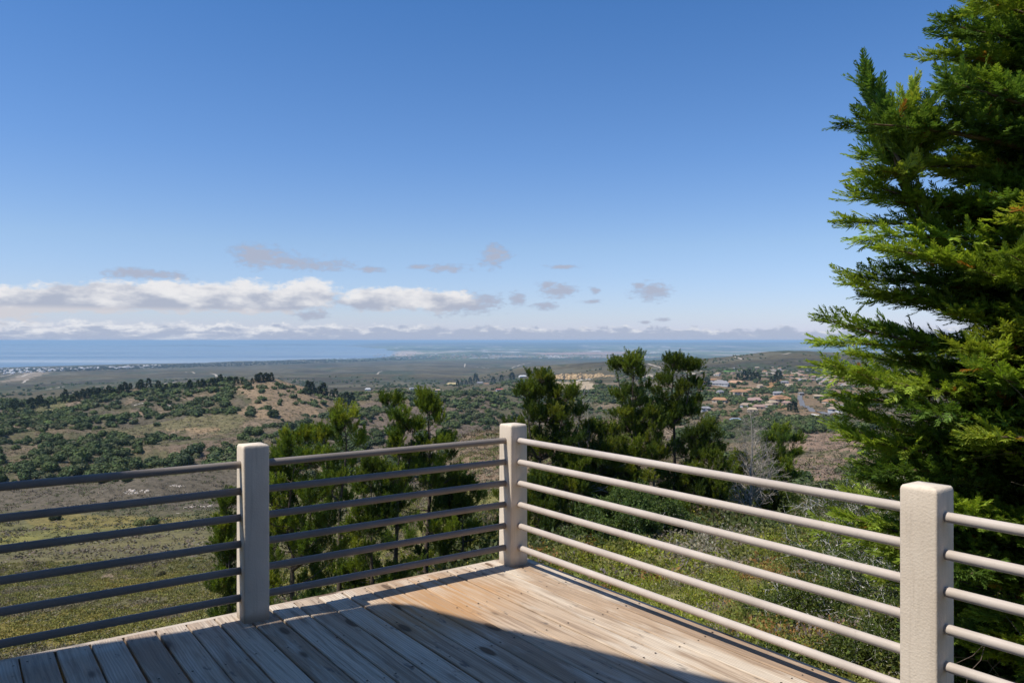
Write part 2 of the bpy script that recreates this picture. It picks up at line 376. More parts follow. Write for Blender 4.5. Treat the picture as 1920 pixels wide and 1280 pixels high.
TZ = np.minimum(TZ, np.where(TD < 40, -2.6, 1e9))
lr = np.log(rr)
def ground(x, y):
    x = np.asarray(x, float); y = np.asarray(y, float); a = np.arctan2(x, y); r_ = np.hypot(x, y)
    i = np.clip(np.searchsorted(rr, r_, side='right') - 1, 0, len(rr) - 2); f = np.clip((r_ - rr[i]) / (rr[i + 1] - rr[i]), 0, 1)
    j = np.clip(np.searchsorted(azs, a, side='right') - 1, 0, len(azs) - 2); g = (a - azs[j]) / (azs[j + 1] - azs[j])
    return (TZ[i, j] * (1 - f) + TZ[i + 1, j] * f) * (1 - g) + (TZ[i, j + 1] * (1 - f) + TZ[i + 1, j + 1] * f) * g
_DD = np.geomspace(7, 30000, 2600)
def gp(px, py, dmin=7.0, dmax=30000):
    """first terrain point seen at a photo pixel"""
    u = (px - 960) / FPX; D = _DD[(_DD >= dmin) & (_DD <= dmax)]
    z = ground(u * D, D); y = HY + FPX * (CZ - z) / D
    k = np.argmax(y <= py) if (y <= py).any() else int(np.argmin(y))
    d = D[k]; return np.array([u * d, d, float(ground(u * d, d))])
_PR = np.geomspace(10, 12000, 500)
def visible(x, y, z):
    """line of sight over the terrain from the eye"""
    n = len(x); ok = np.ones(n, bool); r_ = np.hypot(x, y); s_ = (z - CZ) / y
    for k in range(n):
        d = _PR[_PR < y[k] * 0.97]; gz = ground(x[k] / y[k] * d, d)
        if ((gz - CZ) / d > s_[k] + 0.0005).any(): ok[k] = False
    return ok
TPX = 960 + FPX * TX / np.maximum(TY, 0.1); TPY = HY + FPX * (CZ - TZ) / np.maximum(TY, 0.1)
TPX = np.where(TY > 0.3 * RR, TPX, 960 + FPX * TU)
def inpoly(x, y, P):
    P = np.asarray(P, float); r_ = np.zeros(np.shape(x), bool); n = len(P)
    for i in range(n):
        x1, y1 = P[i]; x2, y2 = P[(i + 1) % n]
        c = ((y1 > y) != (y2 > y)); r_ ^= c & (x < (x2 - x1) * (y - y1) / ((y2 - y1) + 1e-9) + x1)
    return r_
# soil and ground-cover colour of each place
def lerp(a, b, f): return a + (np.asarray(b) - a) * f[..., None]
col = np.zeros(TX.shape + (3,)); col[:] = (0.175, 0.165, 0.06)
n_a = fbm(TX / 14, TY / 14, 41, 4); n_b = fbm(TX / 70, TY / 70, 43, 4); n_c = fbm(TX / 420, TY / 420, 45, 5); n_e = fbm(TX / 5, TY / 5, 47, 3)
col = lerp(col, (0.22, 0.20, 0.065), sm(n_a, 0.45, 0.6) * (TD < 260)); col = lerp(col, (0.13, 0.11, 0.07), sm(n_b, 0.52, 0.6) * 0.6 * (TD < 260))
mid = sm(TD, 200, 300)
cm = np.zeros_like(col); cm[:] = (0.115, 0.098, 0.068)
cm = lerp(cm, (0.165, 0.128, 0.08), sm(n_b, 0.48, 0.62)); cm = lerp(cm, (0.105, 0.10, 0.05), sm(n_a, 0.5, 0.6) * 0.8); cm = lerp(cm, (0.22, 0.165, 0.11), sm(fbm(TX / 35, TY / 35, 49, 4), 0.60, 0.68))
col = lerp(col, 0, mid) + cm * mid[..., None]
far = sm(TD, 1250, 1700)
cf = np.zeros_like(col); cf[:] = (0.094, 0.078, 0.042)
cf = lerp(cf, (0.062, 0.054, 0.034), sm(n_c, 0.46, 0.56)); cf = lerp(cf, (0.135, 0.12, 0.075), sm(fbm(TX / 180, TY / 180, 51, 4), 0.52, 0.62) * 0.7)
cf = lerp(cf, (0.055, 0.065, 0.035), sm(fbm(TX / 120, TY / 300, 53, 4), 0.58, 0.64) * 0.8)
col = lerp(col, 0, far) + cf * far[..., None]
vf = sm(TD, 8500, 10500) * (TU > -0.24)
ff = np.zeros_like(col); ff[:] = (0.10, 0.12, 0.07)
st = fbm(TX / 900, TY / 2600, 61, 3); ff = lerp(ff, (0.22, 0.19, 0.15), sm(st, 0.53, 0.62)); ff = lerp(ff, (0.075, 0.09, 0.05), sm(fbm(TX / 800, TY / 2500, 63, 3), 0.58, 0.61))
ff = lerp(ff, (0.32, 0.29, 0.26), sm(fbm(TX / 350, TY / 1500, 65, 3), 0.70, 0.74)); ff = lerp(ff, (0.05, 0.07, 0.05), sm(fbm(TX / 700, TY / 1500, 67, 4), 0.55, 0.62) * (TD < 15000))
ff = lerp(ff, (0.08, 0.08, 0.06), sm(TD, 28000, 36000))
ff = np.clip(ff * (1 + 0.5 * sm(TD, 11000, 15000))[..., None], 0, 0.75); ff = lerp(ff, (0.05, 0.07, 0.05), sm(fbm(TX / 1800, TY / 2400, 69, 3), 0.5, 0.56) * sm(TD, 11000, 14000) * 0.8)
col = lerp(col, 0, vf) + ff * vf[..., None]
WX = (fbm(TX / 30, TY / 30, 71, 4) - 0.5); WY = (fbm(TX / 30, TY / 30, 73, 4) - 0.5)
def patch(poly, c, dmin=0, dmax=1e9, jx=30, jy=14, amt=1.0):
    global col
    m = inpoly(TPX + WX * jx * 2, TPY + WY * jy * 2, poly) & (TD > dmin) & (TD < dmax) & (TY > 0)
    col = lerp(col, c, m * amt)
BR = (0.235, 0.165, 0.105); BR2 = (0.205, 0.13, 0.085)
patch([(430, 722), (520, 712), (600, 728), (625, 752), (600, 775), (540, 790), (440, 780), (470, 750)], (0.25, 0.18, 0.11), 500, 1150)
patch([(190, 803), (300, 789), (440, 776), (460, 788), (440, 808), (300, 806), (200, 810)], (0.155, 0.135, 0.07), 300, 900)
patch([(300, 803), (400, 798), (430, 803), (380, 810)], (0.28, 0.20, 0.115), 300, 900)
patch([(50, 768), (135, 748), (120, 768), (70, 782)], (0.16, 0.15, 0.07), 400, 1100)
patch([(-520, 940), (100, 900), (260, 890), (440, 880), (450, 960), (200, 950), (-520, 960)], (0.125, 0.105, 0.075), 200, 420)
patch([(330, 835), (450, 820), (450, 860), (330, 870)], (0.17, 0.125, 0.085), 300, 600)
patch([(640, 760), (930, 745), (930, 800), (700, 850), (640, 830)], (0.15, 0.115, 0.085), 250, 900)
patch([(840, 812), (880, 800), (960, 800), (960, 925), (860, 905), (820, 850)], BR, 55, 210, 20, 8)
patch([(960, 790), (1110, 782), (1420, 800), (1420, 960), (1000, 960)], (0.185, 0.135, 0.085), 60, 230, 20, 10)
patch([(1240, 840), (1420, 835), (1420, 930), (1240, 940)], (0.16, 0.115, 0.07), 60, 300)
patch([(1478, 816), (1620, 808), (1640, 845), (1560, 846), (1480, 845)], (0.255, 0.175, 0.12), 250, 700, 16, 6)
patch([(1475, 862), (1570, 852), (1640, 870), (1600, 905), (1470, 905)], (0.245, 0.17, 0.115), 180, 420, 16, 6)
patch([(1260, 805), (1460, 790), (1470, 830), (1300, 830)], (0.09, 0.09, 0.05), 230, 800)
patch([(1310, 700), (1640, 700), (1640, 800), (1310, 800)], (0.22, 0.145, 0.085), 600, 1900, 40, 16, 0.55)
patch([(1440, 715), (1475, 712), (1475, 735), (1440, 735)], (0.30, 0.175, 0.08), 800, 1800, 10, 5)
patch([(1450, 755), (1480, 752), (1480, 768), (1450, 768)], (0.30, 0.17, 0.08), 600, 1500, 10, 4)
patch([(1034, 715), (1110, 716), (1116, 732), (1038, 732)], (0.38, 0.30, 0.20), 1100, 2300, 8, 3)
patch([(1355, 694), (1378, 693), (1380, 696), (1356, 697)], (0.10, 0.22, 0.05), 1500, 3200, 3, 1)
patch([(1400, 696), (1470, 692), (1500, 700), (1420, 706)], (0.17, 0.14, 0.10), 1500, 3200, 20, 3)
patch([(0, 716), (60, 695), (95, 695), (60, 712)], (0.24, 0.19, 0.13), 3500, 7500, 20, 3)
patch([(690, 664), (760, 658), (800, 661), (760, 668)], (0.42, 0.34, 0.28), 9000, 20000, 20, 1)
patch([(1000, 661), (1180, 659), (1200, 664), (1010, 665)], (0.40, 0.27, 0.22), 10000, 22000, 40, 2, 0.8)
patch([(-520, 1200), (120, 1130), (420, 1120), (400, 1190), (-520, 1280)], (0.24, 0.19, 0.045), 30, 110, 60, 20, 0.7)
patch([(70, 975), (330, 955), (340, 985), (90, 990)], (0.23, 0.18, 0.06), 120, 260, 60, 10, 0.6)
patch([(165, 1100), (200, 1072), (250, 1078), (230, 1095)], (0.27, 0.20, 0.13), 50, 200, 10, 6)
tV = np.stack([TX, TY, TZ], -1).reshape(-1, 3)
nr, na = TX.shape
ii = np.arange(nr - 1)[:, None] * na; jj = np.arange(na - 1)[None, :]
tF = np.stack([ii + jj, ii + jj + 1, ii + na + jj + 1, ii + na + jj], -1).reshape(-1, 4)[:, ::-1]
def ground_mat():
    m, k, o = new_mat('hillside ground'); P = position(k); c = attr(k, 'col').outputs['Color']
    D = k.vmath('LENGTH', P)
    near = k.noise(P, 5.0, 5, 0.7); midn = k.noise(P, 0.45, 6, 0.75); farn = k.noise(P, 0.035, 7, 0.72)
    f1 = k.maprange(D, 80, 250, 0, 1); f2 = k.maprange(D, 900, 2200, 0, 1)
    n = k.mix(f2, k.mix(f1, near, midn), farn)
    c = k.mix(1.0, c, k.ramp(n, [(0.30, (0.48, 0.50, 0.48)), (0.5, (1.0, 1.0, 1.0)), (0.70, (1.5, 1.45, 1.4))]), 'MULTIPLY')
    b1 = k.bump(k.noise(P, 1.1, 5, 0.7), 0.9, 0.5)
    principled(k, o, c, 0.95, b1, 0.05); return m
M_ground = ground_mat()
g_o = obj('ground', np_mesh('ground', tV, tF, M_ground, col.reshape(-1, 3), smooth=True)); tag(g_o, kind='structure')

# sea
m, k, o = new_mat('sea water'); P = position(k)
sn = k.noise(k.vmath('MULTIPLY', P, (0.00006, 0.0007, 0)), 1.0, 4, 0.6)
principled(k, o, k.ramp(sn, [(0.38, (0.10, 0.16, 0.22)), (0.5, (0.20, 0.26, 0.30)), (0.6, (0.34, 0.38, 0.40))]), k.maprange(sn, 0.35, 0.65, 0.28, 0.5), k.bump(k.noise(P, 0.02, 4, 0.6), 0.4, 2.0), 0.5)
b = MB(); b.add([[-100000, -100000, SEA_Z], [100000, -100000, SEA_Z], [100000, 100000, SEA_Z], [-100000, 100000, SEA_Z]], [[0, 1, 2, 3]])
tag(obj('sea', b.mesh('sea', m)), kind='structure')

# ------------------------------------------------------------ leaf-card templates
def unit(v): return v / (np.linalg.norm(v, axis=-1, keepdims=True) + 1e-9)
def kites(P, D, L, Wd, N):
    """diamond leaves: base P, direction D, length L, width Wd, plane normal N -> (n,4,3)"""
    D = unit(D); Sx = unit(np.cross(D, N)); L = np.broadcast_to(L, (len(P),))[:, None]; Wd = np.broadcast_to(Wd, (len(P),))[:, None]
    return np.stack([P, P + D * L * 0.45 + Sx * Wd / 2, P + D * L, P + D * L * 0.45 - Sx * Wd / 2], 1)
def rvec(rng, n): return unit(rng.normal(size=(n, 3)))
def t_plume(rng, L=0.26):
    P = []; D = []; Ln = []; Wd = []
    for s_ in np.linspace(0.03, 0.97, 12):
        for sd_ in (-1, 1):
            P.append((s_ * L, 0, rng.normal() * 0.004)); ang = R(48 - 22 * s_) + rng.normal() * 0.1
            D.append((math.cos(ang), sd_ * math.sin(ang), rng.normal() * 0.22)); Ln.append(L * (0.42 - 0.27 * s_) * rng.uniform(0.8, 1.25)); Wd.append(0.019)
    P.append((0.0, 0, 0)); D.append((1, 0, 0)); Ln.append(L * 0.55); Wd.append(0.016); P.append((L * 0.5, 0, 0)); D.append((1, 0, 0.1)); Ln.append(L * 0.58); Wd.append(0.018)
    n = len(P); N = unit(np.array([[0, 0, 1.0]] * n) + rng.normal(size=(n, 3)) * 0.35)
    return kites(np.array(P), np.array(D, float), np.array(Ln), np.array(Wd), N)
def t_brush(rng, L=0.42, n=50, nl=0.14, w=0.026):
    s_ = rng.uniform(0.05, 1, n); a = rng.uniform(0, 2 * math.pi, n); th = R(52) - s_ * R(26) + rng.normal(size=n) * 0.15
    D = np.stack([np.cos(th), np.sin(th) * np.cos(a), np.sin(th) * np.sin(a)], 1)
    P = np.stack([s_ * L, np.zeros(n), np.zeros(n)], 1) + D * 0.01
    return kites(P, D, nl * rng.uniform(0.7, 1.15, n), w, rvec(rng, n))
def lumps(rng, k, squash=0.8):
    c = rvec(rng, k) * np.array([0.52, 0.52, 0.34]) * rng.uniform(0.5, 1, (k, 1)); c[:, 2] = np.abs(c[:, 2]) * 0.9 + 0.05
    r_ = rng.uniform(0.34, 0.56, k); c[0] = (0, 0, 0.12); r_[0] = 0.62
    return c, r_
def t_crown(rng, n, size, k=9, core=True):
    """lumpy broad crown of unit radius, base near z=0"""
    c, r_ = lumps(rng, k); out = []
    per = rng.choice(k, n, p=r_ ** 2 / (r_ ** 2).sum()); d = rvec(rng, n); P = c[per] + d * (r_[per] * rng.uniform(0.82, 1.1, n))[:, None]
    for q in range(k):  # drop those buried in another lump
        inside = np.linalg.norm(P - c[q], axis=1) < r_[q] * 0.80; P = P[~inside]; d = d[~inside]; per = per[~inside]
    keep = P[:, 2] > -0.28; P = P[keep]; d = d[keep]; n = len(P)
    T = unit(np.cross(d, rvec(rng, n)) + d * 0.25)
    Q = kites(P - T * size * 0.5, T, size * rng.uniform(0.7, 1.4, n), size * 0.8, unit(d + rng.normal(size=(n, 3)) * 0.45))
    out.append(Q)
    if core:
        th = np.linspace(0, 2 * math.pi, 7)[:-1]; ph = np.linspace(-0.7, math.pi / 2, 4)
        for q in range(k):
            for a in range(6):
                for b_ in range(3):
                    f = lambda aa, bb: c[q] + r_[q] * 0.86 * np.array([math.cos(th[aa % 6]) * math.cos(ph[bb]), math.sin(th[aa % 6]) * math.cos(ph[bb]), math.sin(ph[bb])])
                    out.append(np.array([[f(a, b_), f(a + 1, b_), f(a + 1, b_ + 1), f(a, b_ + 1)]]))
    return np.concatenate(out)
def t_bush(rng, n, size, up=0.2):
    d = rvec(rng, n); d[:, 2] = np.abs(d[:, 2]); P = d * np.array([1, 1, 0.75]) * rng.uniform(0.35, 1.05, (n, 1)) * (0.8 + 0.3 * np.sin(d[:, :1] * 5 + d[:, 1:2] * 4))
    T = unit(d * 0.6 + rvec(rng, n) + np.array([0, 0, up])); return kites(P, T, size * rng.uniform(0.6, 1.3, n), size * 0.55, rvec(rng, n))
def frames(fwd, rng, roll=None, up=None):
    """rotation matrices whose x axis is fwd"""
    X = unit(np.asarray(fwd, float)); n = len(X)
    U = np.array([[0, 0, 1.0]]) + rng.normal(size=(n, 3)) * (0.25 if roll is None else roll)
    Y = unit(np.cross(U, X)); Z = np.cross(X, Y); return np.stack([X, Y, Z], -1)
def rotz(a): c, s_ = np.cos(a), np.sin(a); o_ = np.zeros_like(a); return np.stack([np.stack([c, -s_, o_], -1), np.stack([s_, c, o_], -1), np.stack([o_, o_, o_ + 1], -1)], -2)
class Leaves:
    def __init__(s): s.q = []; s.c = []
    def put(s, temps, pos, Rm, scale, cols, rng, jitter=0.18):
        """temps: list of (k,4,3); pos (n,3); Rm (n,3,3); scale (n,) or (n,3); cols (n,3)"""
        n = len(pos); pick = rng.integers(0, len(temps), n); scale = np.asarray(scale, float)
        if scale.ndim == 1: scale = scale[:, None]
        for ti, T in enumerate(temps):
            i = np.nonzero(pick == ti)[0]
            if not len(i): continue
            V = T[None] * scale[i][:, None, None, :]
            V = np.einsum('nij,nkvj->nkvi', Rm[i], V) + pos[i][:, None, None, :]
            c = cols[i][:, None, :] * (1 + rng.normal(size=(len(i), T.shape[0], 1)) * jitter) * (1 + rng.normal(size=(len(i), T.shape[0], 3)) * jitter * 0.25)
            s.q.append(V.reshape(-1, 4, 3).astype(np.float32)); s.c.append(np.clip(c, 0.004, 0.9).reshape(-1, 3).astype(np.float32))
    def mesh(s, name, mat=None, origin=(0, 0, 0)):
        Q = np.concatenate(s.q) - np.array(origin, np.float32); c = np.repeat(np.concatenate(s.c), 4, axis=0)
        return np_mesh(name, Q.reshape(-1, 3), np.arange(len(Q) * 4).reshape(-1, 4), mat or M_leaf, c)
def palette(rng, n, cs, p=None):
    cs = np.array(cs, float); i = rng.choice(len(cs), n, p=p); return cs[i] * (1 + rng.normal(size=(n, 1)) * 0.12)

# ------------------------------------------------------------ deck and railing
yaw = R(54)
Av = np.array([math.sin(yaw), math.cos(yaw)]); Bv = np.array([-math.cos(yaw), math.sin(yaw)])
O = np.array([0.009, 5.8])
def tb(t_, o_, z=0.0): p = O + Av * t_ + Bv * o_; return (p[0], p[1], z)
rzA = math.atan2(Av[1], Av[0])
deck = empty('deck', tb(0, 0)); tag(deck, kind='structure')
rng = np.random.default_rng(7)
V = []; F = []; bidv = []; uvw = []; n0 = 0
T_EDGE = 0.150; tcur = T_EDGE; seams = []
O_END = 0.128; O_BACK = -8.5
while tcur > -8.6:
    w = 0.1535 + rng.normal() * 0.0012; gap = rng.choice([0.007, 0.009, 0.012, 0.015], p=[0.35, 0.3, 0.2, 0.15])
    t0, t1 = tcur, tcur - w; zj = rng.normal() * 0.0012; e = 0.005; H = 0.038; bid_ = rng.uniform()
    prof = [(t0, zj - H), (t0, zj - e), (t0 - e, zj), (t1 + e, zj), (t1, zj - e), (t1, zj - H)]
    oe = O_END + rng.normal() * 0.0015
    nl = 26; us = np.linspace(oe, O_BACK, nl)
    for q, uo in enumerate(us):
        wob = 0.0012 * math.sin(uo * 1.7 + bid_ * 20)
        for (tt, zz) in prof:
            V.append(tb(tt + wob, uo, zz)); uvw.append((uo + bid_ * 53, tt - t1, 0)); bidv.append(bid_)
    for q in range(nl - 1):
        for a in range(6):
            b_ = (a + 1) % 6; F.append((n0 + q * 6 + a, n0 + q * 6 + b_, n0 + (q + 1) * 6 + b_, n0 + (q + 1) * 6 + a))
    F.append((n0, n0 + 1, n0 + 4, n0 + 5)); F.append((n0 + 1, n0 + 2, n0 + 3, n0 + 4))
    n0 = len(V); seams.append((t0, t1)); tcur = t1 - gap
V = np.array(V) - np.array([*tb(0, 0)]); me = np_mesh('boards', V, np.array(F)[:, ::-1], M_wood, attrs={'board': bidv, 'uvw': uvw})
obj('boards', me, deck)
def strip_board(t0, o0, t1, o1, z0, z1, bid_, name):
    P = [tb(a, b_, z) for z in (z0, z1) for (a, b_) in ((t0, o0), (t1, o0), (t1, o1), (t0, o1))]
    P = np.array(P) - np.array([*tb(0, 0)])
    along = abs(t1 - t0) > abs(o1 - o0)
    uv = [((a if along else b_) + 9, (b_ if along else a) + z, 0) for z in (z0, z1) for (a, b_) in ((t0, o0), (t1, o0), (t1, o1), (t0, o1))]
    Fq = np.array([[0, 1, 2, 3], [4, 7, 6, 5], [0, 4, 5, 1], [1, 5, 6, 2], [2, 6, 7, 3], [3, 7, 4, 0]])
    obj(name, np_mesh(name, P, Fq, M_wood, attrs={'board': [bid_] * 8, 'uvw': uv}), deck)
strip_board(0.155, 0.132, -8.6, 0.170, -0.24, -0.004, 0.93, 'trim_board')
strip_board(0.154, 0.131, 0.190, -8.5, -0.24, -0.010, 0.35, 'trim_board')
bj = MB()
for oo in np.arange(-0.25, -8.4, -0.6): bj.box(np.array(tb(-4.2, oo, -0.14)) - np.array(tb(0, 0)), (4.3, 0.02, 0.09), rzA, (0.2, 0.15, 0.1))
obj('joists', bj.mesh('joists', M_bark), deck)
for (tt, oo) in ((-0.2, -0.3), (-3.9, -0.3), (-8.0, -0.3), (-0.2, -4.2), (-0.2, -8.0)):
    bs = MB(); p = np.array(tb(tt, oo)); gz = float(ground(p[0], p[1])); bs.box(p - np.array(tb(0, 0)) + np.array([0, 0, (gz - 0.5 - 0.24) / 2]), (0.08, 0.08, (-0.24 - gz + 0.5) / 2), rzA, (0.22, 0.16, 0.11))
    obj('support_post', bs.mesh('support_post', M_bark), deck)
bs = MB()
for (t0, t1) in seams:
    for oo in np.arange(0.03, -8.3, -0.61):
        for tt in (t0 - 0.028, t1 + 0.028):
            if rng.uniform() < 0.12: continue
            c = np.array(tb(tt + rng.normal() * 0.006, oo + rng.normal() * 0.012)) - np.array(tb(0, 0)); r_ = rng.uniform(0.0042, 0.0068)
            a = np.arange(7) * 2 * math.pi / 7; ring = np.stack([c[0] + r_ * np.cos(a), c[1] + r_ * np.sin(a), np.full(7, 0.0036)], 1)
            bs.add(np.vstack([ring, [[c[0], c[1], 0.0042]]]), [[q, (q + 1) % 7, 7] for q in range(7)])
obj('screws', bs.mesh('screws', M_dark), deck)

railing = empty('deck_railing', tb(0, 0)); tag(railing, 'taupe pipe rails between square cream stucco posts round the deck corner', 'railing')
RZ = [0.927, 0.768, 0.611, 0.453, 0.295, 0.133]
def post_mesh(name, w=0.151, H=1.045, flare=0.0):
    n = 5; h = w / 2; r_ = 0.009; ring = []
    for cx, cy_, a0 in ((1, 1, 0), (-1, 1, 90), (-1, -1, 180), (1, -1, 270)):
        for q in range(4): a = R(a0 + q * 30); ring.append((cx * (h - r_) + r_ * math.cos(a), cy_ * (h - r_) + r_ * math.sin(a)))
    ring = np.array(ring); V = []; zs = [(-0.03, 1), (0.0, 1)] + [(z, 1.0) for z in np.linspace(0.1, H - 0.02, 8)] + [(H - 0.008, 0.975), (H, 0.91)]
    for z, s_ in zs:
        f = 1 + flare * (1 - z / H)
        for (a, b_) in ring * s_:
            wv = 1 + (vnoise(z * 3.1 + a * 9, b_ * 9, 5) - 0.5) * 0.02; V.append((a * f * wv, b_ * f * wv, z))
    k_ = len(ring); F4 = [(i * k_ + j, i * k_ + (j + 1) % k_, (i + 1) * k_ + (j + 1) % k_, (i + 1) * k_ + j) for i in range(len(zs) - 1) for j in range(k_)]
    V.append((0, 0, H + 0.003)); top = len(V) - 1; b0 = (len(zs) - 1) * k_; F3 = [(b0 + j, b0 + (j + 1) % k_, top) for j in range(k_)]
    return np_mesh(name, V, [np.array(F4), np.array(F3)], M_stucco, smooth=True)
PA, PB = -1.94, -3.036
posts = [(0, 0), (PA, 0), (2 * PA, 0), (3 * PA, 0), (0, PB), (0, 2 * PB)]
for i, (tt, oo) in enumerate(posts):
    o_ = obj('post', post_mesh('post', 0.157 if i == 4 else 0.151, flare=0.04 if i == 0 else 0.01), railing); o_.location = np.array(tb(tt, oo)) - np.array(tb(0, 0)); o_.rotation_euler = (0, 0, rzA)
def rail(p0, p1, z0, z1, sag=0.0, mt=None):
    n = 9; s_ = np.linspace(0, 1, n); p0 = np.array(tb(*p0, z0)) - np.array(tb(0, 0)); p1 = np.array(tb(*p1, z1)) - np.array(tb(0, 0))
    pts = p0 + (p1 - p0) * s_[:, None]; pts[:, 2] -= sag * 4 * s_ * (1 - s_)
    b_ = MB(); b_.tube(pts, 0.0222, 20, (0.4, 0.4, 0.4)); obj('rail', b_.mesh('rail', mt or M_rail, smooth=True), railing)
hp = 0.06
for z in RZ:
    for q in range(3): rail((PA * q - hp, 0), (PA * (q + 1) + hp, 0), z + (0.003 if q else -0.001), z + (0.0 if q == 0 else 0.003), 0.0, M_rail_shade)
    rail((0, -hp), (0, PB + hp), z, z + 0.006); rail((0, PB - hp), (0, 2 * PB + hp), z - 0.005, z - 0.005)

# unseen house behind the viewpoint: roof outline traced back from the deck's shade
house = empty('house', (-6, -3, 0)); tag(house, 'unseen house beside the deck, roof and walls shaped to shade it', 'house')
HR = 5.2; shf = HR / math.tan(R(SUN_EL)); sdir = -Av * math.cos(R(11.5)) + Bv * math.sin(R(11.5))
def roofpt(t_, o_): p = O + Av * t_ + Bv * o_ + sdir * shf; return np.array([p[0], p[1], 0]) - np.array([-6, -3, 0])
poly = [(-1.30, -0.20), (-1.17, -0.34), (-1.06, -0.66), (-0.94, -1.0), (-0.80, -1.34), (-0.66, -1.70), (-0.50, -2.10), (-0.30, -2.6), (0.6, -4.9), (-9.5, -9), (-11, 0.85), (-2.3, -0.095)]
RP = np.array([roofpt(a, b_) for a, b_ in poly]); n = len(RP)
b = MB(); Vt = np.vstack([RP + [0, 0, HR], RP + [0, 0, HR + 0.22], [RP.mean(0) + [0, 0, HR]], [RP.mean(0) + [0, 0, HR + 0.22]]])
b.add(Vt, [[q, (q + 1) % n, 2 * n] for q in range(n)] + [[n + (q + 1) % n, n + q, 2 * n + 1] for q in range(n)], (0.55, 0.5, 0.43)); b.add(Vt, [[q, n + q, n + (q + 1) % n, (q + 1) % n] for q in range(n)], (0.55, 0.5, 0.43))
obj('roof', b.mesh('roof', M_paint), house)
b = MB(); wc_ = (0.42, 0.37, 0.31)  # unseen walls set close in to block sky light
def wallseg(x0, y0, x1, y1): a_ = math.atan2(y1 - y0, x1 - x0); b.box(((x0 + x1) / 2 + 6, (y0 + y1) / 2 + 3, 1.1), (math.hypot(x1 - x0, y1 - y0) / 2, 0.12, 4.08), a_, wc_)
wallseg(-4.6, 3.2, -2.3, -0.9); wallseg(-2.2, -1.1, 6.0, -2.2); obj('wall', b.mesh('wall', M_paint), house)

# ------------------------------------------------------------ the big cypress at the right
CYP = [(0.19, 0.27, 0.036), (0.26, 0.34, 0.044), (0.115, 0.19, 0.034), (0.30, 0.36, 0.05)]
def branching(mb, rng, p, d, L, r_, depth, col_, spread=0.7, up=0.1, ends=None, kids=4, seg=4):
    p = np.array(p, float); d = unit(np.array(d, float)); pts = [p.copy()]
    for q in range(seg):
        d = unit(d + rng.normal(size=3) * 0.16 + np.array([0, 0, up])); p = p + d * L / seg; pts.append(p.copy())
    mb.tube(pts, np.linspace(r_, r_ * 0.55, seg + 1), 5 if r_ > 0.02 else 3, col_)
    if ends is not None: ends.append((pts[-1], d, depth))
    if depth > 0:
        for q in range(kids):
            i = rng.integers(1, seg + 1); branching(mb, rng, pts[i], unit(d + rng.normal(size=3) * spread), L * rng.uniform(0.5, 0.75), r_ * 0.6, depth - 1, col_, spread, up, ends, kids, seg)

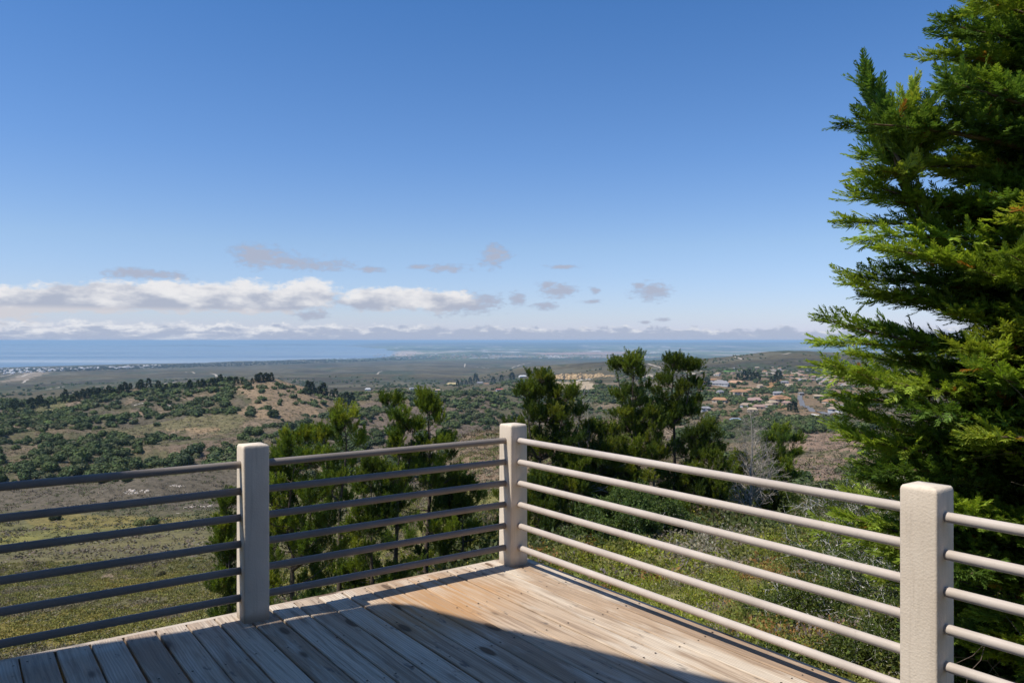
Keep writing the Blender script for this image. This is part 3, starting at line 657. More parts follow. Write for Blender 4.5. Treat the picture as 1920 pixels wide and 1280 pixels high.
def cypress():
    rng = np.random.default_rng(11); base = np.array([6.85, 9.1]); gz = float(ground(*base))
    root = empty('cypress_tree', (*base, gz)); tag(root, 'tall bright green cypress with feathery drooping sprays beside the deck', 'cypress tree')
    wood_ = MB(); L = Leaves(); Bk = (0.14, 0.095, 0.06); tz = np.array([gz - 0.3, -1, 1, 3, 5, 7, 9.6]); tr_ = np.array([0.36, 0.32, 0.26, 0.2, 0.14, 0.08, 0.02])
    wood_.tube(np.stack([base[0] + np.array([0, 0.05, 0, -0.05, 0, 0.05, 0.05]), base[1] + tz * 0, tz], 1), tr_, 10, Bk)
    limbs = []
    def pix(x, y, Y): return np.array([(x - 960) / FPX * Y, Y, CZ - (y - HY) / FPX * Y])
    tips = [(1822, -4), (1752, 42), (1738, 98), (1757, 150), (1768, 210), (1790, 60), (1800, 140),
            (1572, 226), (1605, 290), (1600, 318), (1605, 340), (1578, 366), (1570, 412), (1605, 438), (1640, 460), (1655, 500),
            (1592, 512), (1577, 528), (1612, 548), (1530, 596), (1521, 636), (1532, 680), (1556, 700), (1560, 738), (1572, 770), (1555, 800), (1590, 820), (1600, 866), (1640, 905),
            (1620, 880), (1522, 990), (1575, 968), (1600, 1010), (1660, 1030), (1640, 985), (1700, 1010), (1800, 1080), (1830, 1150), (1790, 1010), (1810, 1180), (1740, 940)]
    for (x, y) in tips:
        Y = 9.1 + rng.uniform(-1.0, 0.5); T = pix(x, y, Y); T = T + np.array([0.17, 0, -0.03]); lon = abs(base[0] - T[0]); z0 = T[2] - 0.07 * lon - 0.1
        limbs.append((np.array([base[0], base[1], z0]), T, 1.0))
    # side leader that rises left of the main stem
    F0 = np.array([base[0], base[1], 1.6]); Ls = pix(1700, 330, 8.7)
    for (x, y) in [(1601, 128), (1608, 170), (1690, 157), (1712, 185), (1650, 235), (1735, 240), (1640, 200), (1668, 190), (1725, 215), (1650, 300), (1660, 270)]: limbs.append((Ls + rng.normal(size=3) * 0.1, pix(x + 22, y + 22, 8.7 + rng.normal() * 0.2), 1.2))
    limbs.append((F0, Ls, 1.6))
    zp = np.array([-2.9, -2.2, -1, 0, 1.9, 2.8, 3.5, 4.8, 5.6, 7, 9.2]); rp = np.array([1.2, 1.9, 2.3, 2.4, 2.5, 2.0, 1.55, 1.4, 1.25, 0.9, 0.15])
    for q in range(520):
        z = -2.7 + 11.7 * (q + rng.uniform()) / 520; ph = rng.uniform(0, 2 * math.pi)
        if q % 3: ph = rng.uniform(R(150), R(310))     # more limbs on the seaward, sunlit side
        r_ = float(np.interp(z, zp, rp)) * rng.uniform(0.6, 1.12); d = np.array([math.cos(ph), math.sin(ph), 0])
        limbs.append((np.array([base[0], base[1], z - 0.12 * r_]), np.array([base[0], base[1], z]) + d * r_, 0.9))
    pos = []; fwd = []; sc = []; cc = []
    for (p0, p1, k_) in limbs:
        n = 14; s_ = np.linspace(0, 1, n)[:, None]; ln = np.linalg.norm(p1 - p0); c = (p0 + p1) / 2 + np.array([0, 0, (-0.10 if k_ > 1.1 else -0.03) * ln]) + rng.normal(size=3) * 0.06 * ln
        cur = p0 * (1 - s_) ** 2 + 2 * c * s_ * (1 - s_) + p1 * s_ ** 2; wood_.tube(cur, np.linspace(0.012 + 0.016 * ln, 0.004, n), 5, Bk)
        tone = rng.uniform(0.75, 1.2); lcol = np.array(CYP[rng.choice(4, p=[.35, .35, .15, .15])]) * tone
        ax = unit(cur[-1] - cur[-4]); nsec = int(ln * 24 * k_) + 10
        for w in np.linspace(0.16, 1.0, nsec):
            q = w * (n - 1); i = min(int(q), n - 2); P = cur[i] * (1 - q + i) + cur[i + 1] * (q - i); T = unit(cur[i + 1] - cur[i])
            side = unit(np.cross(T, [0, 0, 1.0])) * rng.choice([-1, 1]); sd_ = unit(T * rng.uniform(0.6, 1.2) + side * rng.uniform(0.2, 1.0) + np.array([0, 0, rng.uniform(-0.2, 0.35)]))
            sl = (0.46 * (1 - w) ** 0.7 + 0.13) * (0.6 if k_ > 1 else 1.0) * rng.uniform(0.6, 1.15); 
            m = max(2, int(sl / 0.078))
            for e_ in range(m):
                f = (e_ + 0.6) / m; droop = np.array([0, 0, -0.10 * f * f * sl]); P2 = P + sd_ * sl * f + droop
                fd = unit(sd_ + T * 0.35 + rng.normal(size=3) * 0.34 + np.array([0, 0, 0.10])); pos.append(P2); fwd.append(fd); sc.append(rng.uniform(0.65, 1.15) * (1.0 if e_ == m - 1 else 0.85)); cc.append(lcol * (1.0 + 0.25 * (f > 0.8)))
        for e_ in range(4): pos.append(cur[-1 - e_ % 2]); fwd.append(unit(ax + rng.normal(size=3) * 0.22)); sc.append(rng.uniform(0.6, 1.0)); cc.append(lcol * 1.1)
    pos = np.array(pos); n = len(pos); cc = np.array(cc); orange = (rng.uniform(size=n) < 0.008)
    orange |= (np.linalg.norm(pos - pix(1840, 850, 7.0), axis=1) < 0.22); cc[orange] = (0.38, 0.17, 0.03)
    L.put([t_plume(rng) for _ in range(8)], pos, frames(np.array(fwd), rng, roll=0.3), np.array(sc), cc, rng, 0.16)
    obj('crown', L.mesh('crown', origin=(*base, gz)), root)
    # bare dead twigs inside the lower crown
    for q in range(60):
        ph = rng.uniform(0, 2 * math.pi); branching(wood_, rng, (base[0], base[1], rng.uniform(-2.8, 1.0)), (math.cos(ph), math.sin(ph), 0.1), rng.uniform(0.9, 1.7), 0.014, 2, (0.16, 0.12, 0.09), 0.6, 0.02, None, 3, 3)
    me = wood_.mesh('trunk', M_bark, True); me.transform(Matrix.Translation((-base[0], -base[1], -gz))); obj('trunk', me, root)
    print('cypress plumes', n)
cypress()

# ------------------------------------------------------------ pines on the slope below the railing
PINE = [(0.10, 0.145, 0.018), (0.155, 0.20, 0.020), (0.065, 0.105, 0.020), (0.23, 0.255, 0.026)]
BR_T = [t_brush(np.random.default_rng(100 + i)) for i in range(6)]
def pine(name, label, px, Y, ytop, hw, seed, full=1.0, lean=0.0, low=0.28, tops=1, tone=1.0, cone=0.6, group='pines on the slope below the railing', bare=0.1, shade=0):
    rng = np.random.default_rng(seed); X = (px - 960) / FPX * Y; gz = float(ground(X, Y)); ztop = CZ - (ytop - HY) / FPX * Y - 0.15; H = ztop - gz; RW = 0.9 * hw / FPX * Y
    root = empty(name, (X, Y, gz)); tag(root, label, 'pine tree', group); wood_ = MB(); L = Leaves(); Bk = (0.10, 0.075, 0.055)
    pos = []; fwd = []; sc = []; cc = []
    stems = []
    n = 9; s_ = np.linspace(0, 1, n); wob = np.cumsum(rng.normal(size=(n, 2)) * 0.11, axis=0) * H / 12; wob -= wob[0]; wob -= s_[:, None] * wob[-1]
    main = np.stack([wob[:, 0] + lean * s_ * H, wob[:, 1], s_ * H - 0.4 * (1 - s_)], 1); stems.append((main, 1.0, 0.0))
    for q in range(tops - 1):
        i0 = rng.integers(4, 6); a = rng.uniform(0, 2 * math.pi); off = np.array([math.cos(a), math.sin(a) * 0.6, 0]) * RW * rng.uniform(0.45, 0.7) * (1 if q % 2 else -1)
        b0 = main[i0]; tip = main[-1] * rng.uniform(0.86, 0.97) + off; ss = np.linspace(0, 1, 6)[:, None]; c_ = b0 + off * 0.8 + [0, 0, 0.2]
        stems.append((b0 * (1 - ss) ** 2 + 2 * c_ * ss * (1 - ss) + tip * ss ** 2, 0.6, 0.25))
    for (st, k_, s0) in stems:
        wood_.tube(st, np.linspace(0.020 * H * k_ * 0.8, 0.012, len(st)), 7, Bk); Ls = np.linalg.norm(st[-1] - st[0]); nl = int(46 * full * k_ * Ls / H + 10 * k_)
        nw = max(4, int(nl / 5.2)); ws = np.linspace(max(low, 0.02) if s0 == 0 else 0.2, 0.97, nw) + rng.normal(size=nw) * 0.012
        for w in [w_ for w_ in ws for _ in range(rng.integers(3, 6))] + [0.96, 0.98, 0.985]:
            w = min(w + rng.normal() * 0.006, 0.99); q = w * (len(st) - 1); i = min(int(q), len(st) - 2); P = st[i] * (1 - q + i) + st[i + 1] * (q - i)
            hrel = P[2] / H; prof = (min(1, (1 - hrel) / (1 - low) * 1.0 + 0.05)) ** (cone + 0.22); prof *= 0.55 + 0.45 * min(1, max(0, (hrel - low) / 0.18)) 
            ln = RW * prof * rng.choice([0.45, 0.7, 0.95, 1.25]) * rng.uniform(0.85, 1.1) * (0.75 if k_ < 1 else 1); ln = max(ln, 0.35); a = rng.uniform(0, 2 * math.pi)
            rise = 0.15 + 0.75 * hrel + rng.normal() * 0.12; d = unit(np.array([math.cos(a), math.sin(a), rise * 0.6]))
            ss = np.linspace(0, 1, 6)[:, None]; p1 = P + d * ln; p1[2] += 0.12 * ln; cm_ = P + d * ln * 0.5 + [0, 0, -0.10 * ln]
            cur = P * (1 - ss) ** 2 + 2 * cm_ * ss * (1 - ss) + p1 * ss ** 2; wood_.tube(cur, np.linspace(0.012 + 0.010 * ln, 0.006, 6), 4, Bk)
            if rng.uniform() < bare * (1 - hrel): continue
            tn = tone * rng.uniform(0.8, 1.2); bc_ = np.array(PINE[rng.choice(4, p=[.4, .3, .2, .1])]) * tn
            ns = int(7 + ln * 7)
            for f in np.linspace(0.55, 1.0, ns) ** 0.8:
                q2 = f * 5; i2 = min(int(q2), 4); Q = cur[i2] * (1 - q2 + i2) + cur[i2 + 1] * (q2 - i2); sd_ = unit(d * 0.7 + rng.normal(size=3) * 0.75 + [0, 0, 0.35]); sl = rng.uniform(0.2, 0.65) * (0.4 + 0.4 * (1 - f) + 0.2)
                wood_.tube([Q, Q + sd_ * sl], [0.008, 0.004], 3, Bk)
                for e_ in range(2):
                    P2 = Q + sd_ * sl * (0.45 + 0.5 * e_) + rng.normal(size=3) * 0.05; pos.append(P2); fwd.append(unit(sd_ * 0.55 + np.array([0, 0, 0.95]) + rng.normal(size=3) * 0.28)); sc.append(rng.uniform(0.7, 1.15)); cc.append(bc_ * rng.uniform(0.85, 1.2))
        for e_ in range(5): pos.append(st[-1] - np.array([0, 0, 0.25 * e_])); fwd.append(unit(np.array([0, 0, 1]) + rng.normal(size=3) * 0.2)); sc.append(0.9); cc.append(np.array(PINE[1]) * tone)
    pos = np.array(pos)
    L.put(BR_T, pos, frames(np.array(fwd), rng), np.array(sc), np.array(cc), rng, 0.18)
    obj('crown', L.mesh('crown'), root); obj('trunk', wood_.mesh('trunk', M_bark, True), root); return root
pine('pine_tree', 'broad bushy pine just right of the second post, its top below the top rail', 560, 31, 822, 165, 21, 1.7, 0.0, 0.03, 3, 1.0, 0.6)
pine('pine_tree', 'pine with a flat bushy head standing above the left rails', 640, 38, 772, 85, 22, 1.3, 0.01, 0.12, 2, 1.1, 0.35)
pine('pine_tree', 'twin-topped pine rising behind the middle of the back rails', 800, 42, 738, 115, 23, 1.3, 0.0, 0.08, 3, 1.0, 0.75)
pine('pine_tree', 'short pine in front of the twin-topped one with a pointed side top', 748, 40, 780, 75, 24, 1.1, 0.0, 0.06, 2, 1.05, 0.7)
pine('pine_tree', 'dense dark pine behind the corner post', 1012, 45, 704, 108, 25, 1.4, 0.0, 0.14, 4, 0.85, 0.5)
pine('pine_tree', 'slender pine right of the corner post with a leaning side branch', 1075, 44, 860, 55, 35, 0.8, 0.0, 0.1, 2, 0.85, 0.6)
pine('pine_tree', 'tallest pine of the pair above the right rails, with an open pointed crown', 1186, 47, 668, 72, 26, 1.0, 0.0, 0.10, 3, 0.95, 0.7)
pine('pine_tree', 'narrow columnar pine, the right one of the tall pair', 1260, 48, 673, 62, 27, 1.3, 0.005, 0.12, 3, 0.8, 0.35)
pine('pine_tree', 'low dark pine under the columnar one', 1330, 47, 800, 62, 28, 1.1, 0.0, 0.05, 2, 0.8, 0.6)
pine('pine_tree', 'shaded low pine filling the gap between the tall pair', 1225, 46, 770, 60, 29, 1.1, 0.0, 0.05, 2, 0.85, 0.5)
pine('pine_tree', 'rounded yellow-green pine above the right rails beside the dead tree', 1462, 58, 808, 58, 30, 1.2, 0.0, 0.15, 3, 1.25, 0.4)
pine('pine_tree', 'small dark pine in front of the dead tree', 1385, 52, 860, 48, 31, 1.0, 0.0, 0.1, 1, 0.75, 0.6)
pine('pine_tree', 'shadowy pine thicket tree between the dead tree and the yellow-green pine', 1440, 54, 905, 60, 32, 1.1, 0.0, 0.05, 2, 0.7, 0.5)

for a in [('dark pine between the two left trees, its top under the top rail', 700, 36, 872, 75, 51, 1.3, 0.0, 0.03, 2, 0.85, 0.5), ('low pine between the twin-topped pine and the corner post', 868, 43, 905, 70, 52, 1.2, 0.0, 0.03, 2, 0.85, 0.5),
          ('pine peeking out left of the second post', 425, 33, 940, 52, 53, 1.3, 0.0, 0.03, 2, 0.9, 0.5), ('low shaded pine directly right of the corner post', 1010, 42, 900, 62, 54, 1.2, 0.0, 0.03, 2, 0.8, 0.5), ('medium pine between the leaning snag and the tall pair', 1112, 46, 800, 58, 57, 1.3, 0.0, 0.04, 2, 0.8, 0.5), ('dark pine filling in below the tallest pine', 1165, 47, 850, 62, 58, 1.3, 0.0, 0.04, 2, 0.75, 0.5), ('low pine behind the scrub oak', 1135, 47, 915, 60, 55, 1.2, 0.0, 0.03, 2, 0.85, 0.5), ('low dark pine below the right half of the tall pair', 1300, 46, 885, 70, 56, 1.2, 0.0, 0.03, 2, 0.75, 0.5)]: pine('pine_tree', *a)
# dead trees, oak shrub, near shrubs
def dead_tree(label, px, Y, ytop, seed, lean=(0, 0), kids=5, r0=0.11, cat='dead tree', col_=(0.42, 0.38, 0.32)):
    rng = np.random.default_rng(seed); X = (px - 960) / FPX * Y; gz = float(ground(X, Y)); H = CZ - (ytop - HY) / FPX * Y - gz
    root = empty('dead_tree', (X, Y, gz)); tag(root, label, cat); mb = MB(); s_ = np.linspace(0, 1, 9)[:, None]
    st = np.concatenate([s_ * lean[0] * H + np.cumsum(rng.normal(size=(9, 1)) * 0.06, 0), s_ * lean[1] * H, s_ * H - 0.3 * (1 - s_)], 1); mb.tube(st, np.linspace(r0, 0.015, 9), 7, col_); obj('trunk', mb.mesh('trunk', M_bark, True), root)
    mb = MB()
    for w in np.linspace(0.2, 0.97, 44):
        q = w * 8; i = min(int(q), 7); P = st[i] * (1 - q + i) + st[i + 1] * (q - i); a = rng.uniform(0, 6.28)
        branching(mb, rng, P, (math.cos(a), math.sin(a), 0.35), H * 0.24 * (1.15 - w), 0.034 * (1.2 - w), 2, col_, 0.6, 0.08, None, kids, 4)
    obj('branches', mb.mesh('branches', M_bark), root)
dead_tree('bare pale dead tree with forked twigs above the right rails', 1408, 50, 768, 41, (0.02, 0), 6, 0.13, 'dead tree', (0.34, 0.30, 0.25))
dead_tree('grey leaning dead snag between the dark pine and the tall pair', 1050, 46, 722, 42, (0.20, 0), 3, 0.09, 'dead tree', (0.33, 0.31, 0.28))

def shrub(name, label, p, w, h, seed, n=3500, ls=0.05, cs=((0.09, 0.14, 0.03), (0.12, 0.17, 0.035), (0.06, 0.10, 0.025)), twig=(0.45, 0.43, 0.38), tw=14, cat='shrub', group=None, outer=0.6):
    rng = np.random.default_rng(seed); root = empty(name, p); tag(root, label, cat, group); mb = MB(); ends = []
    for q in range(tw):
        a = rng.uniform(0, 6.28); e_ = rng.uniform(0.15, 1.2); d = np.array([math.cos(a) * math.cos(e_) * w, math.sin(a) * math.cos(e_) * w, math.sin(e_) * h])
        branching(mb, rng, (0, 0, -0.05), unit(d), np.linalg.norm(d) * 0.62, 0.022 * max(w, h) ** 0.5, 3, twig, 0.75, 0.03, ends, 3, 3)
    obj('branches', mb.mesh('branches', M_bark), root)
    L = Leaves(); E_ = np.array([e[0] for e in ends if e[2] <= 1 and e[0][2] > 0.02]); i = rng.integers(0, len(E_), n); P = E_[i] + rng.normal(size=(n, 3)) * ls * 1.6 
    T = [kites(np.zeros((4, 3)), rvec(rng, 4) + [0, 0, 0.3], ls * rng.uniform(0.7, 1.2, 4), ls * 0.5, rvec(rng, 4)) for _ in range(5)]
    L.put(T, P, frames(rvec(rng, n), rng), np.ones(n), palette(rng, n, cs), rng, 0.2); obj('leaves', L.mesh('leaves'), root); return root
Y = 34; X = (1195 - 960) / FPX * Y
p = gp(1195, 1012, 20); shrub('oak_shrub', 'rounded light green scrub oak with white twigs behind the right rails', p, 2.7, 1.9, 51, 26000, 0.10, ((0.10, 0.15, 0.035), (0.13, 0.18, 0.04), (0.07, 0.11, 0.03)), (0.42, 0.40, 0.36), 20, 'shrub')
G = 'white-twigged shrubs beside the deck'
for i, (px_, py_, w, h, n_, lb) in enumerate([
    (1515, 1150, 0.75, 0.75, 5000, 'white-twigged shrub under the lower right rails, nearest its middle'), (1640, 1120, 0.9, 1.0, 6000, 'white-twigged shrub touching the left side of the big right post'),
    (1610, 1235, 0.7, 0.7, 5000, 'leafy white-twigged shrub at the deck edge by the big right post'), (1475, 1235, 0.5, 0.4, 3000, 'small leafy shrub just outside the deck edge trim'),
    (1570, 1060, 0.95, 0.9, 5500, 'white-twigged shrub behind the middle right rails'), (1630, 975, 1.2, 0.7, 9000, 'pale twiggy shrub below the lowest cypress sprays'), (1720, 1200, 0.9, 0.9, 5000, 'shrub hidden mostly behind the big right post'),
    (1840, 1270, 0.9, 0.8, 4500, 'dark twiggy shrub in the shade right of the big post'), (1445, 1130, 0.6, 0.45, 3200, 'low green shrub among the orange scrub outside the rails')]):
    p = gp(px_, py_ + 30, 5); s_ = p[1] / 12.0
    shrub('white_twig_shrub', lb, p, w * s_, h * s_, 60 + i, int(n_ * 0.8), 0.045 * max(0.8, s_ ** 0.6), ((0.10, 0.13, 0.025), (0.13, 0.16, 0.03), (0.065, 0.09, 0.025)), (0.54, 0.51, 0.45), 20, 'shrub', G)

# ------------------------------------------------------------ scrub that covers the slopes (uncountable)
rng = np.random.default_rng(5)
YG, OL, GR, RU, PU, DK = (0.25, 0.265, 0.03), (0.18, 0.185, 0.045), (0.25, 0.22, 0.155), (0.27, 0.15, 0.05), (0.22, 0.175, 0.15), (0.06, 0.08, 0.025)
def scatter_px(rng, n, u0, u1, d0, d1):
    d = np.sqrt(rng.uniform(d0 ** 2, d1 ** 2, n)); u = rng.uniform(u0, u1, n); return u * d, d
def scrub(name, n, u0, u1, d0, d1, temps, size, cs, pw, seed, nsc, mat=None, hs=1.0, label='low mixed chaparral scrub'):
    rng = np.random.default_rng(seed); x, y = scatter_px(rng, n, u0, u1, d0, d1)
    f = fbm(x / nsc, y / nsc, seed + 1, 4); f2 = fbm(x / nsc * 3, y / nsc * 3, seed + 2, 3)
    z = ground(x, y); px_ = 960 + FPX * x / y; py_ = HY + FPX * (CZ - z) / y
    kp = ~(inpoly(px_, py_, [(440, 716), (520, 710), (600, 728), (630, 755), (600, 775), (520, 790), (440, 775)]) & (y > 500) & (rng.uniform(size=n) < 0.55)); x, y, z, f, f2 = x[kp], y[kp], z[kp], f[kp], f2[kp]; n = len(x)
    # colour families follow patches
    r_ = np.clip((f - 0.5) * 2.6 + 0.5 + (f2 - 0.5) * 1.2 + rng.normal(size=n) * 0.12, 0, 0.999); cum = np.cumsum(pw); i = np.searchsorted(cum / cum[-1], r_); cols = np.array(cs)[np.clip(i, 0, len(cs) - 1)] * (1 + rng.normal(size=(n, 1)) * 0.13)
    L = Leaves(); s_ = size * rng.uniform(0.55, 1.25, n); L.put(temps, np.stack([x, y, z], 1), rotz(rng.uniform(0, 6.28, n)), np.stack([s_, s_, s_ * hs], 1), cols, rng, 0.22)
    return tag(obj(name, L.mesh(name, mat)), label, 'scrub', kind='stuff')
near_t = [t_bush(rng, 260, 0.11, 0.5) for _ in range(4)] + [t_bush(rng, 160, 0.16, 1.4) for _ in range(2)]
scrub('scrub', 1500, -0.05, 0.62, 8.5, 24, near_t, 0.50, [tuple(1.3 * q for q in c_) for c_ in (GR, OL, YG, OL, PU, RU, OL)], (.03, .24, .17, .22, .08, .14, .16), 201, 5, None, 0.8, 'low mixed green, rust and grey scrub close to the deck')
mid_t = [t_bush(rng, 90, 0.20, 0.6) for _ in range(5)]
scrub('scrub', 5200, -0.28, 0.62, 23, 62, mid_t, 0.75, (GR, OL, YG, OL, PU, RU, OL), (.06, .26, .18, .22, .08, .08, .14), 203, 7, None, 0.75, 'green and brown scrub on the slope among the pines')
far_t = [t_bush(rng, 36, 0.30, 0.5) for _ in range(5)]
scrub('scrub', 24000, -1.0, -0.12, 26, 150, far_t, 0.70, ((0.19, 0.16, 0.10), (0.16, 0.155, 0.05), (0.215, 0.20, 0.05), (0.15, 0.15, 0.045), (0.24, 0.21, 0.13), (0.20, 0.19, 0.045), (0.235, 0.195, 0.05)), (.10, .24, .16, .18, .06, .18, .10), 205, 12, M_far, 0.7, 'olive and yellow scrub covering the valley slope on the left')
vf_t = [t_bush(rng, 14, 0.5, 0.4) for _ in range(5)]
scrub('scrub', 6500, -0.14, 0.52, 58, 160, far_t, 0.8, ((0.19, 0.15, 0.10), (0.15, 0.155, 0.045), (0.20, 0.14, 0.08), (0.13, 0.145, 0.045), (0.12, 0.14, 0.04), (0.20, 0.17, 0.11)), (.2, .2, .1, .2, .2, .1), 209, 14, M_far, 0.7, 'rusty and green scrub on the brown knoll behind the pines')
scrub('scrub', 54000, -1.0, 0.60, 140, 900, vf_t, 1.5, ((0.17, 0.14, 0.10), (0.12, 0.10, 0.075), (0.13, 0.125, 0.05), (0.10, 0.11, 0.045), (0.15, 0.12, 0.09), (0.09, 0.10, 0.045)), (.2, .15, .2, .18, .14, .13), 207, 45, M_far, 0.7, 'brown and olive brush on the hillsides across the valley')
scrub('undergrowth', 900, -0.33, 0.36, 36, 62, mid_t, 1.35, ((0.09, 0.11, 0.035), (0.11, 0.13, 0.04), (0.075, 0.095, 0.03), (0.14, 0.12, 0.07)), (.3, .3, .25, .15), 211, 9, None, 0.85, 'dark green undergrowth beneath the pines')
# a few bushes that stand out in the left field
for i, (px_, py_, w_, cs_, lb) in enumerate([(288, 982, 30, ((0.05, 0.075, 0.02), (0.065, 0.09, 0.025)), 'round dark green bush on the olive slope behind the left rails'), (297, 1080, 26, ((0.11, 0.10, 0.04), (0.09, 0.10, 0.03)), 'brownish bush beside the bare patch behind the left rails'),
        (127, 1100, 14, ((0.10, 0.14, 0.02),), 'small bright green bush left of the bare patch'), (103, 975, 26, ((0.035, 0.05, 0.02),), 'dark low bush behind the second rail near the left edge'), (262, 985, 22, ((0.10, 0.11, 0.03),), 'pale olive bush left of the round dark green bush')]):
    p = gp(px_, py_, 20); w = w_ / FPX * p[1] / 2; rg = np.random.default_rng(80 + i); L = Leaves(); L.put([t_crown(rg, 900, 0.16, 8)], np.zeros((1, 3)), np.eye(3)[None], np.array([[w * 1.2, w * 1.2, w * 0.9]]), palette(rg, 1, cs_), rg, 0.2)
    o_ = obj('bush', L.mesh('bush', M_far), None, p + [0, 0, 0.2 * w]); tag(o_, lb, 'bush')

# ------------------------------------------------------------ oaks and conifers on the hills
OAK = ((0.072, 0.098, 0.034), (0.088, 0.115, 0.038), (0.058, 0.082, 0.032), (0.105, 0.115, 0.05), (0.095, 0.125, 0.036))
rng = np.random.default_rng(9)
dense = [[(-520, 765), (120, 740), (300, 722), (430, 708), (470, 722), (420, 760), (470, 775), (300, 785), (180, 805), (-520, 850)], [(-520, 850), (200, 815), (440, 815), (560, 775), (640, 752), (940, 738), (940, 755), (760, 765), (620, 800), (450, 835), (330, 870), (200, 880), (80, 890), (-520, 880)], [(-520, 850), (330, 828), (470, 838), (470, 872), (300, 892), (150, 908), (-520, 905)],
         [(1260, 795), (1460, 788), (1560, 785), (1640, 800), (1600, 815), (1480, 812), (1280, 830)], [(1480, 870), (1600, 880), (1640, 905), (1560, 960), (1470, 940)], [(640, 738), (1050, 725), (1320, 720), (1320, 750), (640, 752)], [(1490, 715), (1640, 730), (1640, 770), (1560, 765), (1500, 740)], [(1320, 712), (1500, 715), (1500, 745), (1320, 770)],
         [(600, 800), (700, 815), (700, 850), (600, 850)], [(820, 820), (940, 806), (940, 860), (860, 880)], [(500, 880), (640, 850), (760, 870), (760, 960), (500, 980)]]
sparse = [(440, 716), (600, 728), (640, 765), (600, 785), (500, 800), (440, 780)]
medium = [[(1310, 690), (1640, 690), (1640, 790), (1310, 800)], [(940, 712), (1320, 708), (1320, 790), (940, 790)], [(640, 755), (930, 752), (930, 800), (640, 850)], [(330, 835), (640, 790), (640, 860), (330, 880)]]
none_ = [[(190, 806), (300, 790), (440, 776), (458, 790), (440, 808), (300, 808)], [(1478, 816), (1640, 808), (1640, 850), (1480, 848)], [(1030, 714), (1112, 715), (1118, 734), (1036, 734)], [(1030, 698), (1155, 698), (1155, 716), (1030, 716)], [(1480, 850), (1580, 850), (1560, 905), (1478, 900)], [(850, 810), (880, 800), (960, 802), (960, 925), (860, 905)], [(55, 768), (125, 750), (125, 768), (70, 780)], [(1490, 736), (1520, 740), (1562, 778), (1520, 780), (1495, 760)]]
def cand(n, d0, d1):
    x, y = scatter_px(rng, n, -0.98, 0.62, d0, d1); z = ground(x, y); return x, y, z, 960 + FPX * x / y, HY + FPX * (CZ - z) / y
x, y, z, qx, qy = cand(34000, 150, 1250)
pr = np.full(len(x), 0.018)
for P in medium: pr[inpoly(qx, qy, P)] = 0.24
for P in dense: pr[inpoly(qx + rng.normal(size=len(x)) * 8, qy + rng.normal(size=len(x)) * 3, P)] = 0.85
pr[inpoly(qx, qy, sparse)] = 0.13
for P in none_: pr[inpoly(qx, qy, P)] = 0.01
cl = fbm(x / 38, y / 38, 91, 3); pr *= np.clip((cl - 0.33) / 0.16, 0.02, 1.4); pr[(qy > 905) & (qx < 470)] *= 0.05; pr[(y < 260) & (qx < 900)] = 0
ok = rng.uniform(size=len(x)) < pr
x, y, z = x[ok], y[ok], z[ok]
w = (1.5 + 4.2 * rng.uniform(0, 1, len(x)) ** 1.3) * np.where(y < 300, 0.7, 1.0)
x2, y2, z2, qx2, qy2 = cand(11500, 1250, 3400)
pr2 = np.full(len(x2), 0.02); pr2[(fbm(x2 / 150, y2 / 150, 93, 4) > 0.56)] = 0.35
for P in dense[5:] + medium[0:2]: pr2[inpoly(qx2, qy2, P)] = 0.5
pr2[qx2 < 0] *= 1.0
for P in none_: pr2[inpoly(qx2, qy2, P)] = 0.0
ok2 = rng.uniform(size=len(x2)) < pr2; x2, y2, z2 = x2[ok2], y2[ok2], z2[ok2]; w2 = rng.uniform(3.5, 7.5, len(x2))
AX, AY, AZ_, AW = np.concatenate([x, x2]), np.concatenate([y, y2]), np.concatenate([z, z2]), np.concatenate([w, w2])
vis = visible(AX, AY, AZ_ + 3.5); aq = 960 + FPX * AX / AY; ayq = HY + FPX * (CZ - AZ_) / AY
hid = (aq < -5) | (aq > 1640) | (ayq > 905) | ((aq > 380) & (aq < 520) & (ayq > 835)); score = np.where(vis & ~hid, AW / AY, 0); order = np.argsort(-score); pick = order[:270]; rest = np.setdiff1d(np.arange(len(AX)), pick)
OT = []
for i in range(7):
    rg = np.random.default_rng(300 + i); L = Leaves(); L.put([t_crown(rg, 560, 0.26, 9)], np.zeros((1, 3)), np.eye(3)[None], np.array([1.0]), palette(rg, 1, (OAK[i % 5],)), rg, 0.22); OT.append(L.mesh('crown', M_far))
tk = MB(); tk.tube([[0, 0, -0.7], [0.03, 0, -0.2], [0.0, 0.05, 0.3]], [0.09, 0.06, 0.05], 6, (0.11, 0.09, 0.07)); tk.tube([[0.02, 0, -0.3], [0.25, 0.1, 0.1]], [0.04, 0.02], 5, (0.11, 0.09, 0.07)); tk.tube([[0.02, 0, -0.3], [-0.22, -0.1, 0.1]], [0.04, 0.02], 5, (0.11, 0.09, 0.07)); TK = tk.mesh('trunk', M_bark)
def region(px_, py_):
    if px_ < 200: return 'on the left hillside'
    if px_ < 470: return 'on the crest hill' if py_ < 800 else 'above the left top rail'
    if px_ < 660: return 'on the brown knoll'
    if px_ < 940: return 'behind the twin-topped pine'
    if px_ < 1320: return 'behind the tall pines'
    return 'among the tile-roofed houses' if py_ < 790 else 'by the tan clearings'
srt = sorted(pick, key=lambda i: -score[i])
def ordn(k): return ['first', 'second', 'third', 'fourth', 'fifth', 'sixth', 'seventh', 'eighth', 'ninth', 'tenth'][k] if k < 10 else '%d%s' % (k + 1, {1: 'st', 2: 'nd', 3: 'rd'}.get((k + 1) % 10 if (k + 1) % 100 not in (11, 12, 13) else 0, 'th'))
REG = {}
for q, i in enumerate(srt): REG.setdefault((region(aq[i], ayq[i]), int(np.clip((ayq[i] - 700) // 25, 0, 6)), q < 90), []).append(i)
LAB = {}
